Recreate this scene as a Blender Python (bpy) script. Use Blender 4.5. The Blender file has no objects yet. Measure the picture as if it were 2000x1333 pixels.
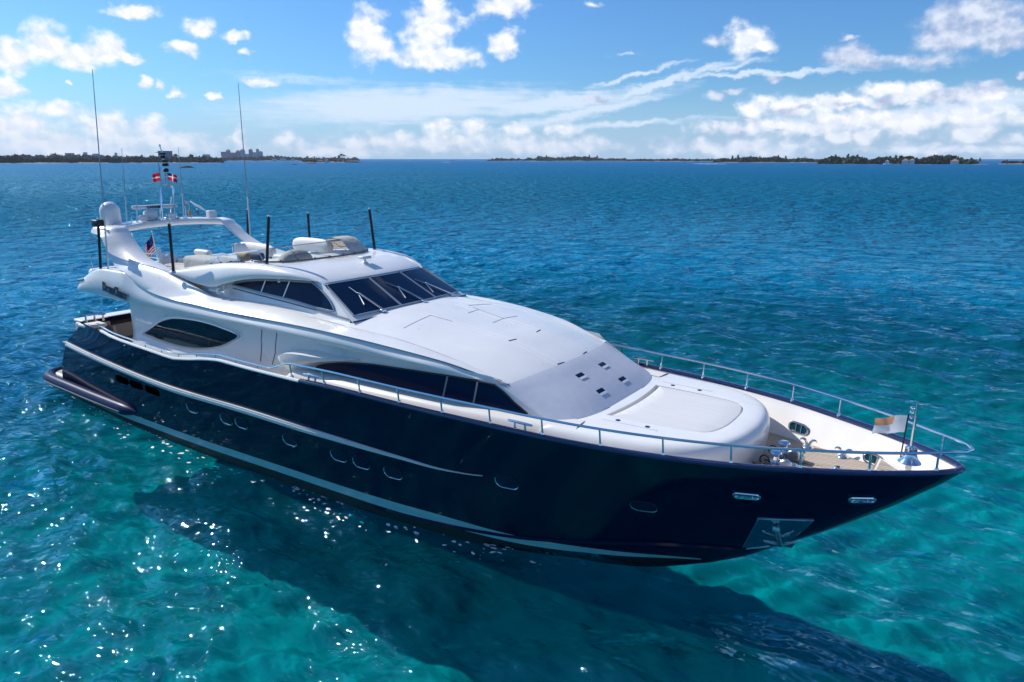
import bpy, math, random
import numpy as np
from mathutils import Vector, Matrix, Quaternion

S = bpy.context.scene
random.seed(7); rng = np.random.default_rng(7)

# ---------------------------------------------------------------- camera
CAM = Vector((30.17, -13.99, 8.46)); PSI = math.radians(124.842); PITCH = math.radians(14.2)
cd = bpy.data.cameras.new('camera'); cam = bpy.data.objects.new('camera', cd); S.collection.objects.link(cam)
cd.sensor_width = 36.0; cd.lens = 36.0 * 1405 / 2000; cd.clip_start = .2; cd.clip_end = 80000
cam.location = CAM
cam.rotation_euler = (math.pi/2 - PITCH, 0, PSI - math.pi/2)
S.camera = cam

# ---------------------------------------------------------------- light, sky, exposure
SUN_AZ = math.radians(185); SUN_EL = math.radians(39)
sd = bpy.data.lights.new('sun', 'SUN'); sd.energy = 3.1; sd.angle = math.radians(.55); sd.color = (1, .965, .90)
sun = bpy.data.objects.new('sun', sd); S.collection.objects.link(sun)
sdir = Vector((math.cos(SUN_AZ)*math.cos(SUN_EL), math.sin(SUN_AZ)*math.cos(SUN_EL), math.sin(SUN_EL)))
sun.rotation_euler = sdir.to_track_quat('Z', 'Y').to_euler(); sun.location = sdir * 60
S.view_settings.view_transform = 'Standard'; S.view_settings.look = 'None'; S.view_settings.gamma = 1
S.view_settings.use_curve_mapping = False
S.view_settings.exposure = 0.65
S.cycles.max_bounces = 7; S.cycles.transparent_max_bounces = 8
S.cycles.caustics_reflective = False; S.cycles.caustics_refractive = False

CLOUDS = [
    (2.7557,0.1086,0.0262,0.0218,1,0), (2.7204,0.1241,0.0273,0.0236,1,0), (2.6947,0.1137,0.0334,0.0161,1,0), (2.6656,0.1226,0.0253,0.0195,1,0),
    (2.6441,0.1146,0.0188,0.0089,1,0), (2.7649,0.0766,0.0199,0.0127,1,0), (2.631,0.1632,0.0313,0.0091,1,0), (2.5838,0.128,0.0239,0.009,1,0),
    (2.5634,0.1515,0.0195,0.0111,1,0), (2.5234,0.1431,0.0177,0.008,1,0), (2.5137,0.1263,0.0131,0.0035,0.7,0), (2.3637,0.1511,0.027,0.0363,1,0),
    (2.349,0.1365,0.026,0.018,1,0), (2.2773,0.1796,0.0294,0.0261,1,0), (2.2879,0.1528,0.0381,0.0284,1,0), (2.2787,0.1274,0.0664,0.017,1,0),
    (2.1889,0.1446,0.0226,0.0205,1,0), (2.1887,0.1904,0.0394,0.0185,1,0), (2.2415,0.1683,0.0198,0.0071,0.5,0), (2.4992,0.0932,0.0294,0.0072,1,0),
    (2.6297,0.0867,0.0099,0.008,1,0), (2.614,0.0845,0.0061,0.0046,0.9,0), (2.5948,0.0771,0.0136,0.0047,0.7,0), (2.5512,0.0767,0.0118,0.0048,0.9,0),
    (2.707,0.0843,0.004,0.0033,0.7,0), (2.7585,0.0392,0.0417,0.0218,0.9,0), (2.7214,0.0546,0.0278,0.0111,1,0), (2.6786,0.0383,0.0348,0.0206,0.8,0),
    (2.6293,0.0363,0.0212,0.0188,0.8,0), (2.7227,0.0148,0.1181,0.0192,0.75,0), (2.6099,0.0187,0.0761,0.0132,0.7,0), (2.5288,0.0287,0.0079,0.0185,0.7,0),
    (2.4751,0.0229,0.0177,0.0126,0.7,0), (2.4153,0.0104,0.1063,0.0103,0.6,0), (2.3887,0.0182,0.0331,0.0129,0.8,0), (2.2729,0.0402,0.0244,0.0143,0.85,0),
    (2.2301,0.0403,0.0259,0.013,0.9,0), (2.2815,0.0218,0.1506,0.0144,0.7,0), (2.1734,0.0371,0.0191,0.0118,0.9,0), (2.1107,0.0377,0.0285,0.0104,0.9,0),
    (2.1377,0.0166,0.1222,0.0132,0.7,0), (1.8838,0.1425,0.0313,0.0208,0.8,0.25), (1.8638,0.1335,0.0156,0.0104,0.8,0.2), (1.9192,0.1416,0.0185,0.0082,0.5,0.6),
    (1.7639,0.1173,0.0352,0.0181,0.9,0.4), (1.7414,0.1128,0.0324,0.0101,0.7,0.9), (1.6879,0.1087,0.0505,0.011,0.55,1), (1.7662,0.1382,0.0144,0.0045,0.6,1),
    (1.6452,0.1455,0.0612,0.032,1,0.35), (1.6604,0.1311,0.0463,0.0185,0.9,0.5), (1.6121,0.1299,0.0368,0.0206,0.9,0.5), (1.8671,0.0619,0.0256,0.0159,1,0),
    (1.8279,0.0635,0.0527,0.0145,1,0), (1.7699,0.0668,0.0556,0.0106,1,0), (1.7266,0.0781,0.0322,0.0103,1,0), (1.689,0.0755,0.0609,0.0124,1,0),
    (1.6179,0.0698,0.0424,0.0108,0.9,0), (1.8136,0.0377,0.1348,0.011,0.85,0.15), (1.7339,0.0453,0.1437,0.0152,0.85,0.1), (1.6293,0.0455,0.0664,0.0166,0.8,0.1),
    (1.7656,0.0249,0.0182,0.0096,0.9,0), (1.7376,0.0276,0.0167,0.0119,0.9,0), (1.6971,0.0329,0.0223,0.0185,0.9,0), (1.6734,0.0422,0.0104,0.008,0.8,0),
    (1.6269,0.0277,0.0235,0.0134,1,0), (1.5852,0.0226,0.0186,0.0087,0.95,0), (1.6499,0.0109,0.1143,0.0069,0.6,0.1), (1.8788,0.0134,0.1202,0.0139,0.65,0.1),
    (1.8273,0.0574,0.0202,0.0091,0.9,1), (1.8071,0.0636,0.0152,0.0042,0.8,1), (1.7629,0.0648,0.0191,0.0041,0.8,1), (1.7188,0.0664,0.0194,0.0103,0.9,1),
    (1.6926,0.0621,0.0105,0.0046,0.8,1), (1.6523,0.0696,0.0327,0.0122,0.95,1), (1.6192,0.079,0.0219,0.0097,0.9,1), (1.8751,0.0466,0.0185,0.0043,0.7,1),
    (1.9061,0.042,0.0151,0.0038,0.7,1), (1.8866,0.033,0.0162,0.0075,0.7,0.8), (1.9213,0.0314,0.0128,0.0038,0.7,1), (1.8372,0.0331,0.0109,0.0025,0.7,1),
    (1.5901,0.0896,0.0065,0.0042,0.8,1), (2.0711,0.0755,0.028,0.0057,0.8,0.5), (1.9179,0.0765,0.0163,0.0062,0.7,0.5), (1.8965,0.0834,0.0161,0.0049,0.6,0.8),
    (1.8486,0.0959,0.0144,0.0054,0.7,0.8), (2.0775,0.1895,0.0143,0.0046,0.5,0), (2.0299,0.1279,0.0169,0.003,0.4,0),
    (2.92,.03,.14,.02,.8,0), (3.06,.10,.05,.024,1,0), (3.20,.03,.14,.022,.8,0), (1.44,.03,.10,.018,.8,0), (1.42,.11,.05,.02,1,0),
]


W = bpy.data.worlds.new('World'); S.world = W; W.use_nodes = True
def build_world():
    nt = W.node_tree; N = nt.nodes; L = nt.links; N.clear()
    def nd(t, **k):
        n = N.new(t)
        for a, v in k.items(): setattr(n, a, v)
        return n
    def val(x, sock):
        if isinstance(x, (int, float)): sock.default_value = x
        else: L.new(x, sock)
    def m(op, a, b=None, c=None, clamp=False):
        n = nd('ShaderNodeMath', operation=op, use_clamp=clamp)
        val(a, n.inputs[0])
        if b is not None: val(b, n.inputs[1])
        if c is not None: val(c, n.inputs[2])
        return n.outputs[0]
    def mr(x, a, b, c=0., d=1.):
        n = nd('ShaderNodeMapRange', interpolation_type='SMOOTHSTEP'); val(x, n.inputs[0])
        for i, v in enumerate((a, b, c, d)): n.inputs[1+i].default_value = v
        return n.outputs[0]
    def mix(f, a, b, bt='MIX'):
        n = nd('ShaderNodeMix', data_type='RGBA', blend_type=bt); val(f, n.inputs[0])
        for i, v in ((6, a), (7, b)):
            if isinstance(v, tuple): n.inputs[i].default_value = v + (1,)
            else: L.new(v, n.inputs[i])
        return n.outputs[2]
    tc = nd('ShaderNodeTexCoord'); nrm = nd('ShaderNodeVectorMath', operation='NORMALIZE'); L.new(tc.outputs['Generated'], nrm.inputs[0])
    sp = nd('ShaderNodeSeparateXYZ'); L.new(nrm.outputs[0], sp.inputs[0])
    az = m('ARCTAN2', sp.outputs[1], sp.outputs[0]); el = m('ARCSINE', sp.outputs[2])
    cb = nd('ShaderNodeCombineXYZ'); L.new(az, cb.inputs[0]); L.new(el, cb.inputs[1]); P0 = cb.outputs[0]
    def noise(vec, scale, detail, rough=.55, sx=1, sy=1, off=(0, 0, 0)):
        mp = nd('ShaderNodeMapping'); L.new(vec, mp.inputs[0]); mp.inputs['Scale'].default_value = (sx, sy, 1); mp.inputs['Location'].default_value = off
        n = nd('ShaderNodeTexNoise'); n.inputs['Scale'].default_value = scale; n.inputs['Detail'].default_value = detail; n.inputs['Roughness'].default_value = rough
        L.new(mp.outputs[0], n.inputs['Vector']); return n.outputs['Fac'], n.outputs['Color']
    sky = nd('ShaderNodeTexSky', sky_type='NISHITA'); sky.sun_disc = False
    sky.sun_elevation = SUN_EL; sky.sun_rotation = math.atan2(math.cos(SUN_AZ), math.sin(SUN_AZ))
    sky.air_density = 1.0; sky.dust_density = .6; sky.ozone_density = 1.6
    # ragged edges: bend the directions before measuring the cloud masses
    _, wc = noise(P0, 38, 4, .6, 1, 1.25)
    w1 = nd('ShaderNodeVectorMath', operation='SUBTRACT'); L.new(wc, w1.inputs[0]); w1.inputs[1].default_value = (.5, .5, .5)
    w2 = nd('ShaderNodeVectorMath', operation='MULTIPLY_ADD'); L.new(w1.outputs[0], w2.inputs[0]); w2.inputs[1].default_value = (.035, .022, 0); L.new(P0, w2.inputs[2]); P1 = w2.outputs[0]
    fine, _ = noise(P0, 48, 7, .50, 1, 1.2, (3, 1, 0))
    puff, _ = noise(P0, 48, 7, .50, 1, 1.2, (3.005, .992, 0))
    def masses(lst):
        acc = None
        for a, e, ra, re, s, g in lst:
            q = nd('ShaderNodeVectorMath', operation='MULTIPLY_ADD'); L.new(P1, q.inputs[0])
            q.inputs[1].default_value = (1/ra, 1/re, 0); q.inputs[2].default_value = (-a/ra, -e/re, 0)
            l = nd('ShaderNodeVectorMath', operation='LENGTH'); L.new(q.outputs[0], l.inputs[0])
            v = m('MULTIPLY_ADD', l.outputs['Value'], -s, s)
            acc = v if acc is None else m('SMOOTH_MAX', acc, v, .25)
        return acc
    white = [c for c in CLOUDS if c[5] < .3]; grey = [c for c in CLOUDS if c[5] >= .3]
    Fw = masses(white); Fg = masses(grey)
    aw = mr(m('ADD', Fw, m('MULTIPLY_ADD', fine, 1.35, -.675)), -.16, .62)
    ag = mr(m('ADD', Fg, m('MULTIPLY_ADD', fine, .62, -.31)), -.06, .52)
    # thin high veil and streaks
    ci, _ = noise(P0, 9, 6, .6, 1.2, 9)
    ci2, _ = noise(P0, 30, 5, .6, .5, 6)
    def streak(a, e, ang, la, le, s):
        mp = nd('ShaderNodeMapping', vector_type='TEXTURE'); L.new(P1, mp.inputs[0]); mp.inputs['Location'].default_value = (a, e, 0); mp.inputs['Rotation'].default_value = (0, 0, ang); mp.inputs['Scale'].default_value = (la, le, 1)
        l = nd('ShaderNodeVectorMath', operation='LENGTH'); L.new(mp.outputs[0], l.inputs[0])
        return m('MULTIPLY_ADD', l.outputs['Value'], -s, s)
    st = None
    for t in ((2.32, .068, -.04, .27, .030, 1.1), (2.12, .072, -.10, .16, .016, 1.1), (2.02, .104, -.23, .085, .0045, .85), (1.985, .094, -.27, .15, .0075, 1.0), (2.08, .060, -.22, .16, .010, .95), (1.86, .102, .0, .15, .0050, 1.0), (1.90, .112, -.15, .06, .005, .8), (1.62, .060, -.1, .15, .014, .9), (2.02, .045, -.05, .14, .006, .8), (2.45, .098, .05, .12, .008, .5)):
        v = streak(*t); st = v if st is None else m('SMOOTH_MAX', st, v, .2)
    ac = mr(m('ADD', st, m('ADD', m('MULTIPLY_ADD', ci, .9, -.45), m('MULTIPLY_ADD', ci2, .7, -.35))), -.05, .75, 0, .85)
    # scattered fair-weather clouds over the rest of the sky
    oth, _ = noise(nrm.outputs[0], 3.4, 7, .58, 1, 1)
    hi = mr(el, .22, .42)
    ao = m('MULTIPLY', mr(oth, .56, .72), hi)
    # haze towards the horizon
    hz = mr(el, .105, -.01, 0, .72)
    K = 1.0
    c0 = mix(1.0, sky.outputs[0], (SKYT[0], SKYT[1], SKYT[2]), 'MULTIPLY')
    c1 = mix(hz, c0, (4.1, 5.7, 8.0))
    c2 = mix(ac, c1, (6.2, 7.2, 8.5))
    relief = mr(m('SUBTRACT', fine, puff), -.13, .13)
    cw = mix(relief, (6.3, 7.0, 8.3), (8.6, 8.65, 8.8))
    cw = mix(mr(Fw, .15, .9), cw, mix(relief, (7.2, 7.6, 8.5), (8.6, 8.65, 8.8)))
    far_ = mr(el, .055, .0, 0, .62)
    cw = mix(far_, cw, (5.7, 6.7, 8.2))
    c3 = mix(aw, c2, cw)
    cg = mix(mr(m('SUBTRACT', fine, puff), -.24, .24), (3.2, 4.1, 6.0), (6.9, 7.3, 8.3))
    c4 = mix(m('MULTIPLY', ag, .9), c3, cg)
    c5 = mix(ao, c4, (9.5, 9.8, 10.4))
    bg = nd('ShaderNodeBackground'); L.new(c5, bg.inputs[0]); bg.inputs[1].default_value = .08
    out = nd('ShaderNodeOutputWorld'); L.new(bg.outputs[0], out.inputs[0])
SKYT = (.38, .71, 1.10)
build_world()

# ---------------------------------------------------------------- scene helpers
COL = S.collection
WPOS = {}
def link(o, parent=None, loc=(0, 0, 0)):
    COL.objects.link(o); loc = Vector(loc)
    if parent is not None:
        o.parent = parent; o.location = loc - WPOS[parent.name]
    else: o.location = loc
    WPOS[o.name] = loc
    return o
def tag(o, label=None, cat=None, group=None, kind=None):
    if label: o['label'] = label
    if cat: o['category'] = cat
    if group: o['group'] = group
    if kind: o['kind'] = kind
    return o
def empty(name, loc, label=None, cat=None, group=None):
    o = bpy.data.objects.new(name, None); o.empty_display_size = .3
    link(o, None, loc); return tag(o, label, cat, group)
def part_empty(name, loc, parent):
    o = bpy.data.objects.new(name, None); o.empty_display_size = .2
    return link(o, parent, loc)
def copy_tree(o, parent=None):
    c = o.copy(); COL.objects.link(c)
    if parent: c.parent = parent
    for ch in list(o.children): copy_tree(ch, c)
    return c

class MB:
    def __init__(s): s.v = []; s.f = []; s.mi = []; s.m = 0
    def add(s, vs, fs):
        b = len(s.v); s.v += [tuple(map(float, p)) for p in vs]; s.f += [tuple(b+i for i in f) for f in fs]; s.mi += [s.m]*len(fs); return s
    def grid(s, rows, cu=False, cv=False):
        n = len(rows); k = len(rows[0]); fs = []
        for i in range(n if cu else n-1):
            for j in range(k if cv else k-1):
                i2 = (i+1) % n; j2 = (j+1) % k
                fs.append((i*k+j, i*k+j2, i2*k+j2, i2*k+j))
        return s.add([p for r in rows for p in r], fs)
    def cap(s, pts): return s.add(pts, [tuple(range(len(pts)))])
    def tube(s, path, r, n=8, caps=True, flat=1.0, closed=False):
        P = [Vector(p) for p in path]; rows = []; up = None
        rs = r if isinstance(r, (list, tuple)) else [r]*len(P)
        for i, p in enumerate(P):
            a = P[i-1] if (i > 0 or closed) else P[i]; b = P[(i+1) % len(P)] if (i < len(P)-1 or closed) else P[i]
            t = (b-a).normalized()
            if up is None: up = Vector((0, 0, 1)) if abs(t.z) < .9 else Vector((0, 1, 0))
            sd_ = t.cross(up); sd_ = sd_.normalized() if sd_.length > 1e-6 else Vector((1, 0, 0)); u2 = sd_.cross(t).normalized(); up = u2
            rows.append([p + (sd_*math.cos(2*math.pi*k/n) + u2*flat*math.sin(2*math.pi*k/n))*rs[i] for k in range(n)])
        s.grid(rows, cu=closed, cv=True)
        if caps and not closed: s.cap(rows[0][::-1]); s.cap(rows[-1])
        return s
    def box(s, c, d, rz=0, ry=0, rx=0, bev=0):
        R = Matrix.Rotation(rz, 3, 'Z') @ Matrix.Rotation(ry, 3, 'Y') @ Matrix.Rotation(rx, 3, 'X'); c = Vector(c)
        hx, hy, hz = d[0]/2, d[1]/2, d[2]/2
        if bev <= 0:
            vs = [c + R @ Vector((x*hx, y*hy, z*hz)) for z in (-1, 1) for y in (-1, 1) for x in (-1, 1)]
            return s.add(vs, [(0,2,3,1),(4,5,7,6),(0,1,5,4),(2,6,7,3),(0,4,6,2),(1,3,7,5)])
        b = min(bev, hx*.95, hy*.95, hz*.95); rows = []
        k = 4
        lev = [(-hz + b*(1-math.cos(math.pi/2*i/k)), b*(1-math.sin(math.pi/2*i/k))) for i in range(k+1)]
        lev = lev + [(-z, ins) for z, ins in lev[::-1]]
        for z, ins in lev:
            ring = []
            for (sx, sy, a0) in ((1, 1, 0), (-1, 1, 90), (-1, -1, 180), (1, -1, 270)):
                for i in range(k+1):
                    a = math.radians(a0 + 90*i/k)
                    ring.append(c + R @ Vector((sx*(hx-b) + math.cos(a)*(b-ins), sy*(hy-b) + math.sin(a)*(b-ins), z)))
            rows.append(ring)
        s.grid(rows, cv=True); s.cap(rows[0][::-1]); s.cap(rows[-1]); return s
    def lathe(s, prof, c, n=20, axis='z', cap=True):
        c = Vector(c); rows = []
        for r, h in prof:
            ring = []
            for k in range(n):
                a = 2*math.pi*k/n; x, y = r*math.cos(a), r*math.sin(a)
                ring.append(c + (Vector((x, y, h)) if axis == 'z' else Vector((h, x, y)) if axis == 'x' else Vector((y, h, x))))
            rows.append(ring)
        s.grid(rows, cv=True)
        if cap: s.cap(rows[0][::-1]); s.cap(rows[-1])
        return s
    def prism(s, poly, off):
        off = Vector(off); a = [Vector(p) for p in poly]; b = [p + off for p in a]; n = len(a)
        s.add(a + b, [tuple(range(n))[::-1], tuple(range(n, 2*n))] + [(i, (i+1) % n, n+(i+1) % n, n+i) for i in range(n)]); return s
    def mirror(s):
        n = len(s.v); fs = list(s.f); mi = list(s.mi)
        s.v += [(x, -y, z) for x, y, z in s.v]; s.f += [tuple(n+i for i in f[::-1]) for f in fs]; s.mi += mi; return s
    def build(s, name, mat, parent=None, loc=None, angle=35, smooth=True, label=None, cat=None, group=None, kind=None, fix=True, weld=True):
        import bmesh
        V = np.array(s.v)
        if loc is None:
            loc = ((V[:, 0].min()+V[:, 0].max())/2, (V[:, 1].min()+V[:, 1].max())/2, V[:, 2].min())
        V = V - np.array(loc)
        me = bpy.data.meshes.new(name); me.from_pydata(V.tolist(), [], s.f)
        mats = mat if isinstance(mat, (list, tuple)) else [mat]
        for m_ in mats: me.materials.append(m_)
        if len(mats) > 1: me.polygons.foreach_set('material_index', s.mi)
        bm = bmesh.new(); bm.from_mesh(me)
        if weld: bmesh.ops.remove_doubles(bm, verts=bm.verts, dist=.0004)
        if fix: bmesh.ops.recalc_face_normals(bm, faces=bm.faces)
        bm.to_mesh(me); bm.free()
        if smooth:
            me.polygons.foreach_set('use_smooth', [True]*len(me.polygons)); me.set_sharp_from_angle(angle=math.radians(angle))
        me.update()
        o = bpy.data.objects.new(name, me); link(o, parent, loc); return tag(o, label, cat, group, kind)

def text_mesh(txt, size, mat, name, parent, origin, xdir, ydir, depth=.004, shear=0., bold=0., xs=1.):
    cu = bpy.data.curves.new('t', 'FONT'); cu.body = txt; cu.size = size; cu.extrude = depth; cu.shear = shear; cu.offset = bold; cu.align_x = 'CENTER'; cu.align_y = 'CENTER'
    to = bpy.data.objects.new('t', cu); COL.objects.link(to); bpy.context.view_layer.update()
    me = bpy.data.meshes.new_from_object(to.evaluated_get(bpy.context.evaluated_depsgraph_get()))
    bpy.data.objects.remove(to); bpy.data.curves.remove(cu); me.name = name
    x = Vector(xdir).normalized(); y = Vector(ydir).normalized(); z = x.cross(y)
    M = Matrix(((x.x, y.x, z.x), (x.y, y.y, z.y), (x.z, y.z, z.z)))
    for v in me.vertices: v.co.x *= xs; v.co = M @ v.co
    me.materials.clear(); me.materials.append(mat)
    o = bpy.data.objects.new(name, me); return link(o, parent, origin)

def pchip(xs, ys):
    xs = np.asarray(xs, float); ys = np.asarray(ys, float)
    h = np.diff(xs); dl = np.diff(ys) / h
    m = np.zeros(len(xs)); m[0] = dl[0]; m[-1] = dl[-1]
    for i in range(1, len(xs) - 1):
        if dl[i-1] * dl[i] > 0:
            w1 = 2*h[i] + h[i-1]; w2 = h[i] + 2*h[i-1]
            m[i] = (w1 + w2) / (w1/dl[i-1] + w2/dl[i])
    def f(x):
        x = min(max(float(x), xs[0]), xs[-1])
        i = min(int(np.searchsorted(xs, x, side='right')) - 1, len(h) - 1); i = max(i, 0)
        t = (x - xs[i]) / h[i]
        return float((2*t**3-3*t**2+1)*ys[i] + (t**3-2*t**2+t)*h[i]*m[i] + (-2*t**3+3*t**2)*ys[i+1] + (t**3-t**2)*h[i]*m[i+1])
    return f
def tbl(*pts):
    return pchip([p[0] for p in pts], [p[1] for p in pts])
# hull lines, metres; x forward, y to port, z up from the water
sheer_b = tbl((2,3.0),(5,3.22),(8,3.36),(12,3.43),(16.3,3.43),(17.4,3.38),(18.5,3.31),(19.62,3.22),(20.77,3.13),(21.95,3.02),(23.14,2.91),(24.32,2.75),(25.47,2.5),(26.6,2.15),(27.66,1.68),(28.67,1.15),(29.3,.74),(29.62,.5),(29.85,.27),(29.97,.11),(30.01,0))
sheer_z = tbl((2,3.2),(5.3,3.16),(6.1,3.12),(7.4,3.09),(8.9,3.07),(10.1,3.04),(11.05,3.01),(11.8,3.09),(12.9,3.26),(13.5,3.31),(14.6,3.3),(16.3,3.31),(17.4,3.32),(20,3.25),(24,3.2),(30.02,3.23))
stem_z = tbl((25.84,0),(26.38,.3),(26.88,.63),(27.36,.97),(27.82,1.3),(28.25,1.63),(28.66,1.97),(29.06,2.29),(29.43,2.63),(29.72,2.89),(30.01,3.2))
water_b = tbl((2,2.55),(5,2.78),(8,2.92),(12,2.95),(16,2.84),(18,2.78),(20,2.58),(22,2.12),(24,1.2),(25.2,.42),(25.84,0))
flare = tbl((2,.5),(14,.55),(18,.68),(21,.85),(24,.95),(26,.80),(28,.64),(30,.52))
def hull_y(x, z):
    zs = sheer_z(x); b = sheer_b(x)
    z0 = stem_z(x) if x > 25.84 else 0.0
    yw = water_b(x) if x < 25.84 else 0.0
    t = (z - z0) / (zs - z0)
    if t < 0:
        return max(yw * (1 + 3.2 * t), 0.0) if x < 25.84 else 0.0
    return yw + (b - yw) * min(t, 1.0) ** flare(x)
stern_x = tbl((-.7,2.0),(0,2.2),(.8,2.45),(2.2,3.5),(3.2,5.0),(3.4,5.1))
def hull_x(x, z):
    s = stern_x(z)
    return x if x >= 9 else s + (x - 2.0) * (9 - s) / 7.0


# ---------------------------------------------------------------- materials
def mat(name, col, rough=.4, metal=0., coat=0., spec=.5, bump=None, var=None, trans=0., ior=1.45):
    m_ = bpy.data.materials.new(name); m_.use_nodes = True; nt = m_.node_tree; b = nt.nodes['Principled BSDF']
    b.inputs['Base Color'].default_value = (*col, 1); b.inputs['Roughness'].default_value = rough; b.inputs['Metallic'].default_value = metal
    b.inputs['Coat Weight'].default_value = coat; b.inputs['Coat Roughness'].default_value = .03; b.inputs['Specular IOR Level'].default_value = spec
    b.inputs['Transmission Weight'].default_value = trans; b.inputs['IOR'].default_value = ior
    tc = nt.nodes.new('ShaderNodeTexCoord')
    if var:
        sc, amt, stretch = var
        mp = nt.nodes.new('ShaderNodeMapping'); mp.inputs['Scale'].default_value = stretch; nt.links.new(tc.outputs['Object'], mp.inputs[0])
        n = nt.nodes.new('ShaderNodeTexNoise'); n.inputs['Scale'].default_value = sc; n.inputs['Detail'].default_value = 5; nt.links.new(mp.outputs[0], n.inputs['Vector'])
        r = nt.nodes.new('ShaderNodeMapRange'); r.inputs[1].default_value = .3; r.inputs[2].default_value = .7; r.inputs[3].default_value = 1-amt; r.inputs[4].default_value = 1+amt*.4
        nt.links.new(n.outputs['Fac'], r.inputs[0])
        mx = nt.nodes.new('ShaderNodeVectorMath'); mx.operation = 'SCALE'; mx.inputs[0].default_value = col; nt.links.new(r.outputs[0], mx.inputs['Scale'])
        nt.links.new(mx.outputs[0], b.inputs['Base Color'])
        r2 = nt.nodes.new('ShaderNodeMapRange'); r2.inputs[3].default_value = max(rough-.06, .0); r2.inputs[4].default_value = rough+.08; nt.links.new(n.outputs['Fac'], r2.inputs[0]); nt.links.new(r2.outputs[0], b.inputs['Roughness'])
    if bump:
        sc, st, dist = bump
        n = nt.nodes.new('ShaderNodeTexNoise'); n.inputs['Scale'].default_value = sc; n.inputs['Detail'].default_value = 4; nt.links.new(tc.outputs['Object'], n.inputs['Vector'])
        bp = nt.nodes.new('ShaderNodeBump'); bp.inputs['Strength'].default_value = st; bp.inputs['Distance'].default_value = dist
        nt.links.new(n.outputs['Fac'], bp.inputs['Height']); nt.links.new(bp.outputs[0], b.inputs['Normal'])
    return m_
M = {}
M['gel'] = mat('white_gelcoat', (.83, .81, .78), .28, coat=.35, var=(1.2, .05, (1, 1, 1)))
M['gelwarm'] = mat('cream_gelcoat', (.80, .755, .70), .35, coat=.2, var=(1.5, .05, (1, 1, 1)))
M['nonskid'] = mat('nonskid_deck', (.76, .76, .75), .65, bump=(420, .25, .002), var=(2.5, .06, (1, 1, 1)))
M['navy'] = mat('navy_paint', (.0035, .0070, .034), .04, coat=0, spec=.26, bump=(1.3, .12, .03))
M['navysoft'] = mat('navy_tube', (.010, .018, .07), .36, spec=.15, var=(3, .2, (1, 1, 1)))
M['navycap'] = mat('navy_cap', (.012, .022, .085), .18, coat=.6)
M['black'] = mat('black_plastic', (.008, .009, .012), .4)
M['blackvent'] = mat('black_vent', (.0008, .0008, .001), .9, spec=0)
M['stripe'] = mat('boot_stripe_water_tint', (.27, .50, .54), .3, coat=.2, var=(3, .12, (1, 1, 4)))  # white stripe with turquoise light off the water mixed into its colour
M['bottom'] = mat('antifouling_paint', (.006, .009, .014), .6)
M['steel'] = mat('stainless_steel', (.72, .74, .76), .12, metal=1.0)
M['steelrough'] = mat('brushed_steel', (.62, .64, .66), .3, metal=1.0)
M['pocket'] = mat('polished_pocket', (.62, .68, .70), .05, metal=1.0, bump=(1.6, .5, .12))
M['glass'] = mat('tinted_glass', (.004, .017, .052), .03, coat=0, spec=.16)
M['glassside'] = mat('dark_side_glass', (.003, .012, .020), .03, spec=.30, bump=(2.0, .10, .05))
M['frame'] = mat('grey_window_frame', (.30, .33, .37), .3, metal=.3)
M['seal'] = mat('dark_seal', (.03, .032, .036), .6)
M['trim'] = mat('grey_rubber_trim', (.13, .14, .155), .5)
M['mesh'] = mat('grey_mesh_cover', (.60, .61, .665), .9, bump=(900, .5, .002), var=(6, .05, (1, 1, 1)), spec=.1)
M['vinyl'] = mat('white_vinyl', (.74, .72, .69), .55, bump=(60, .12, .004), var=(6, .07, (1, 1, 1)))
M['canvas'] = mat('beige_canvas_cover', (.54, .51, .45), .85, bump=(7, .6, .05), var=(3, .12, (1, 1, 1)), spec=.2)
M['canvasgrey'] = mat('grey_canvas_cover', (.50, .49, .46), .85, bump=(9, .5, .04), var=(3, .12, (1, 1, 1)), spec=.2)
M['tan'] = mat('tan_cushion', (.50, .33, .13), .8, bump=(30, .3, .01))
M['slate'] = mat('slate_cushion', (.06, .08, .11), .7, bump=(30, .3, .01))
M['dome'] = mat('antenna_dome_white', (.70, .71, .72), .38, var=(2, .05, (1, 1, 1)))
M['beige'] = mat('cockpit_beige', (.60, .52, .45), .6, var=(2, .1, (1, 1, 1)))
M['letter'] = mat('name_letters', (.03, .04, .06), .3, metal=.3)
M['lettergrey'] = mat('name_letter_shadow', (.36, .40, .45), .35, metal=.3)
M['red'] = mat('flag_red', (.52, .02, .035), .7)
M['blue'] = mat('flag_blue', (.015, .025, .11), .7)
M['white'] = mat('flag_white', (.75, .75, .76), .75)
M['orange'] = mat('flag_orange', (.80, .42, .27), .75)
M['bronze'] = mat('bronze_fittings', (.30, .22, .14), .25, metal=1.0)
def cloth_mat(name, col):
    m_ = bpy.data.materials.new(name); m_.use_nodes = True; nt = m_.node_tree; nt.nodes.clear()
    a = nt.nodes.new('ShaderNodeBsdfDiffuse'); a.inputs[0].default_value = (*col, 1); t = nt.nodes.new('ShaderNodeBsdfTranslucent'); t.inputs[0].default_value = (*col, 1)
    x = nt.nodes.new('ShaderNodeMixShader'); x.inputs[0].default_value = .45; o = nt.nodes.new('ShaderNodeOutputMaterial')
    nt.links.new(a.outputs[0], x.inputs[1]); nt.links.new(t.outputs[0], x.inputs[2]); nt.links.new(x.outputs[0], o.inputs[0]); return m_
M['red'] = cloth_mat('flag_red_cloth', (.62, .02, .035)); M['blue'] = cloth_mat('flag_blue_cloth', (.012, .022, .12)); M['white'] = cloth_mat('flag_white_cloth', (.84, .84, .84)); M['orange'] = cloth_mat('flag_orange_cloth', (.86, .40, .22))
M['reflectsteel'] = mat('fairlead_reflection_tint', (.015, .085, .095), .12, metal=.6)  # steel with its teal reflection painted into the base colour
M['plexi'] = None
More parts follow.
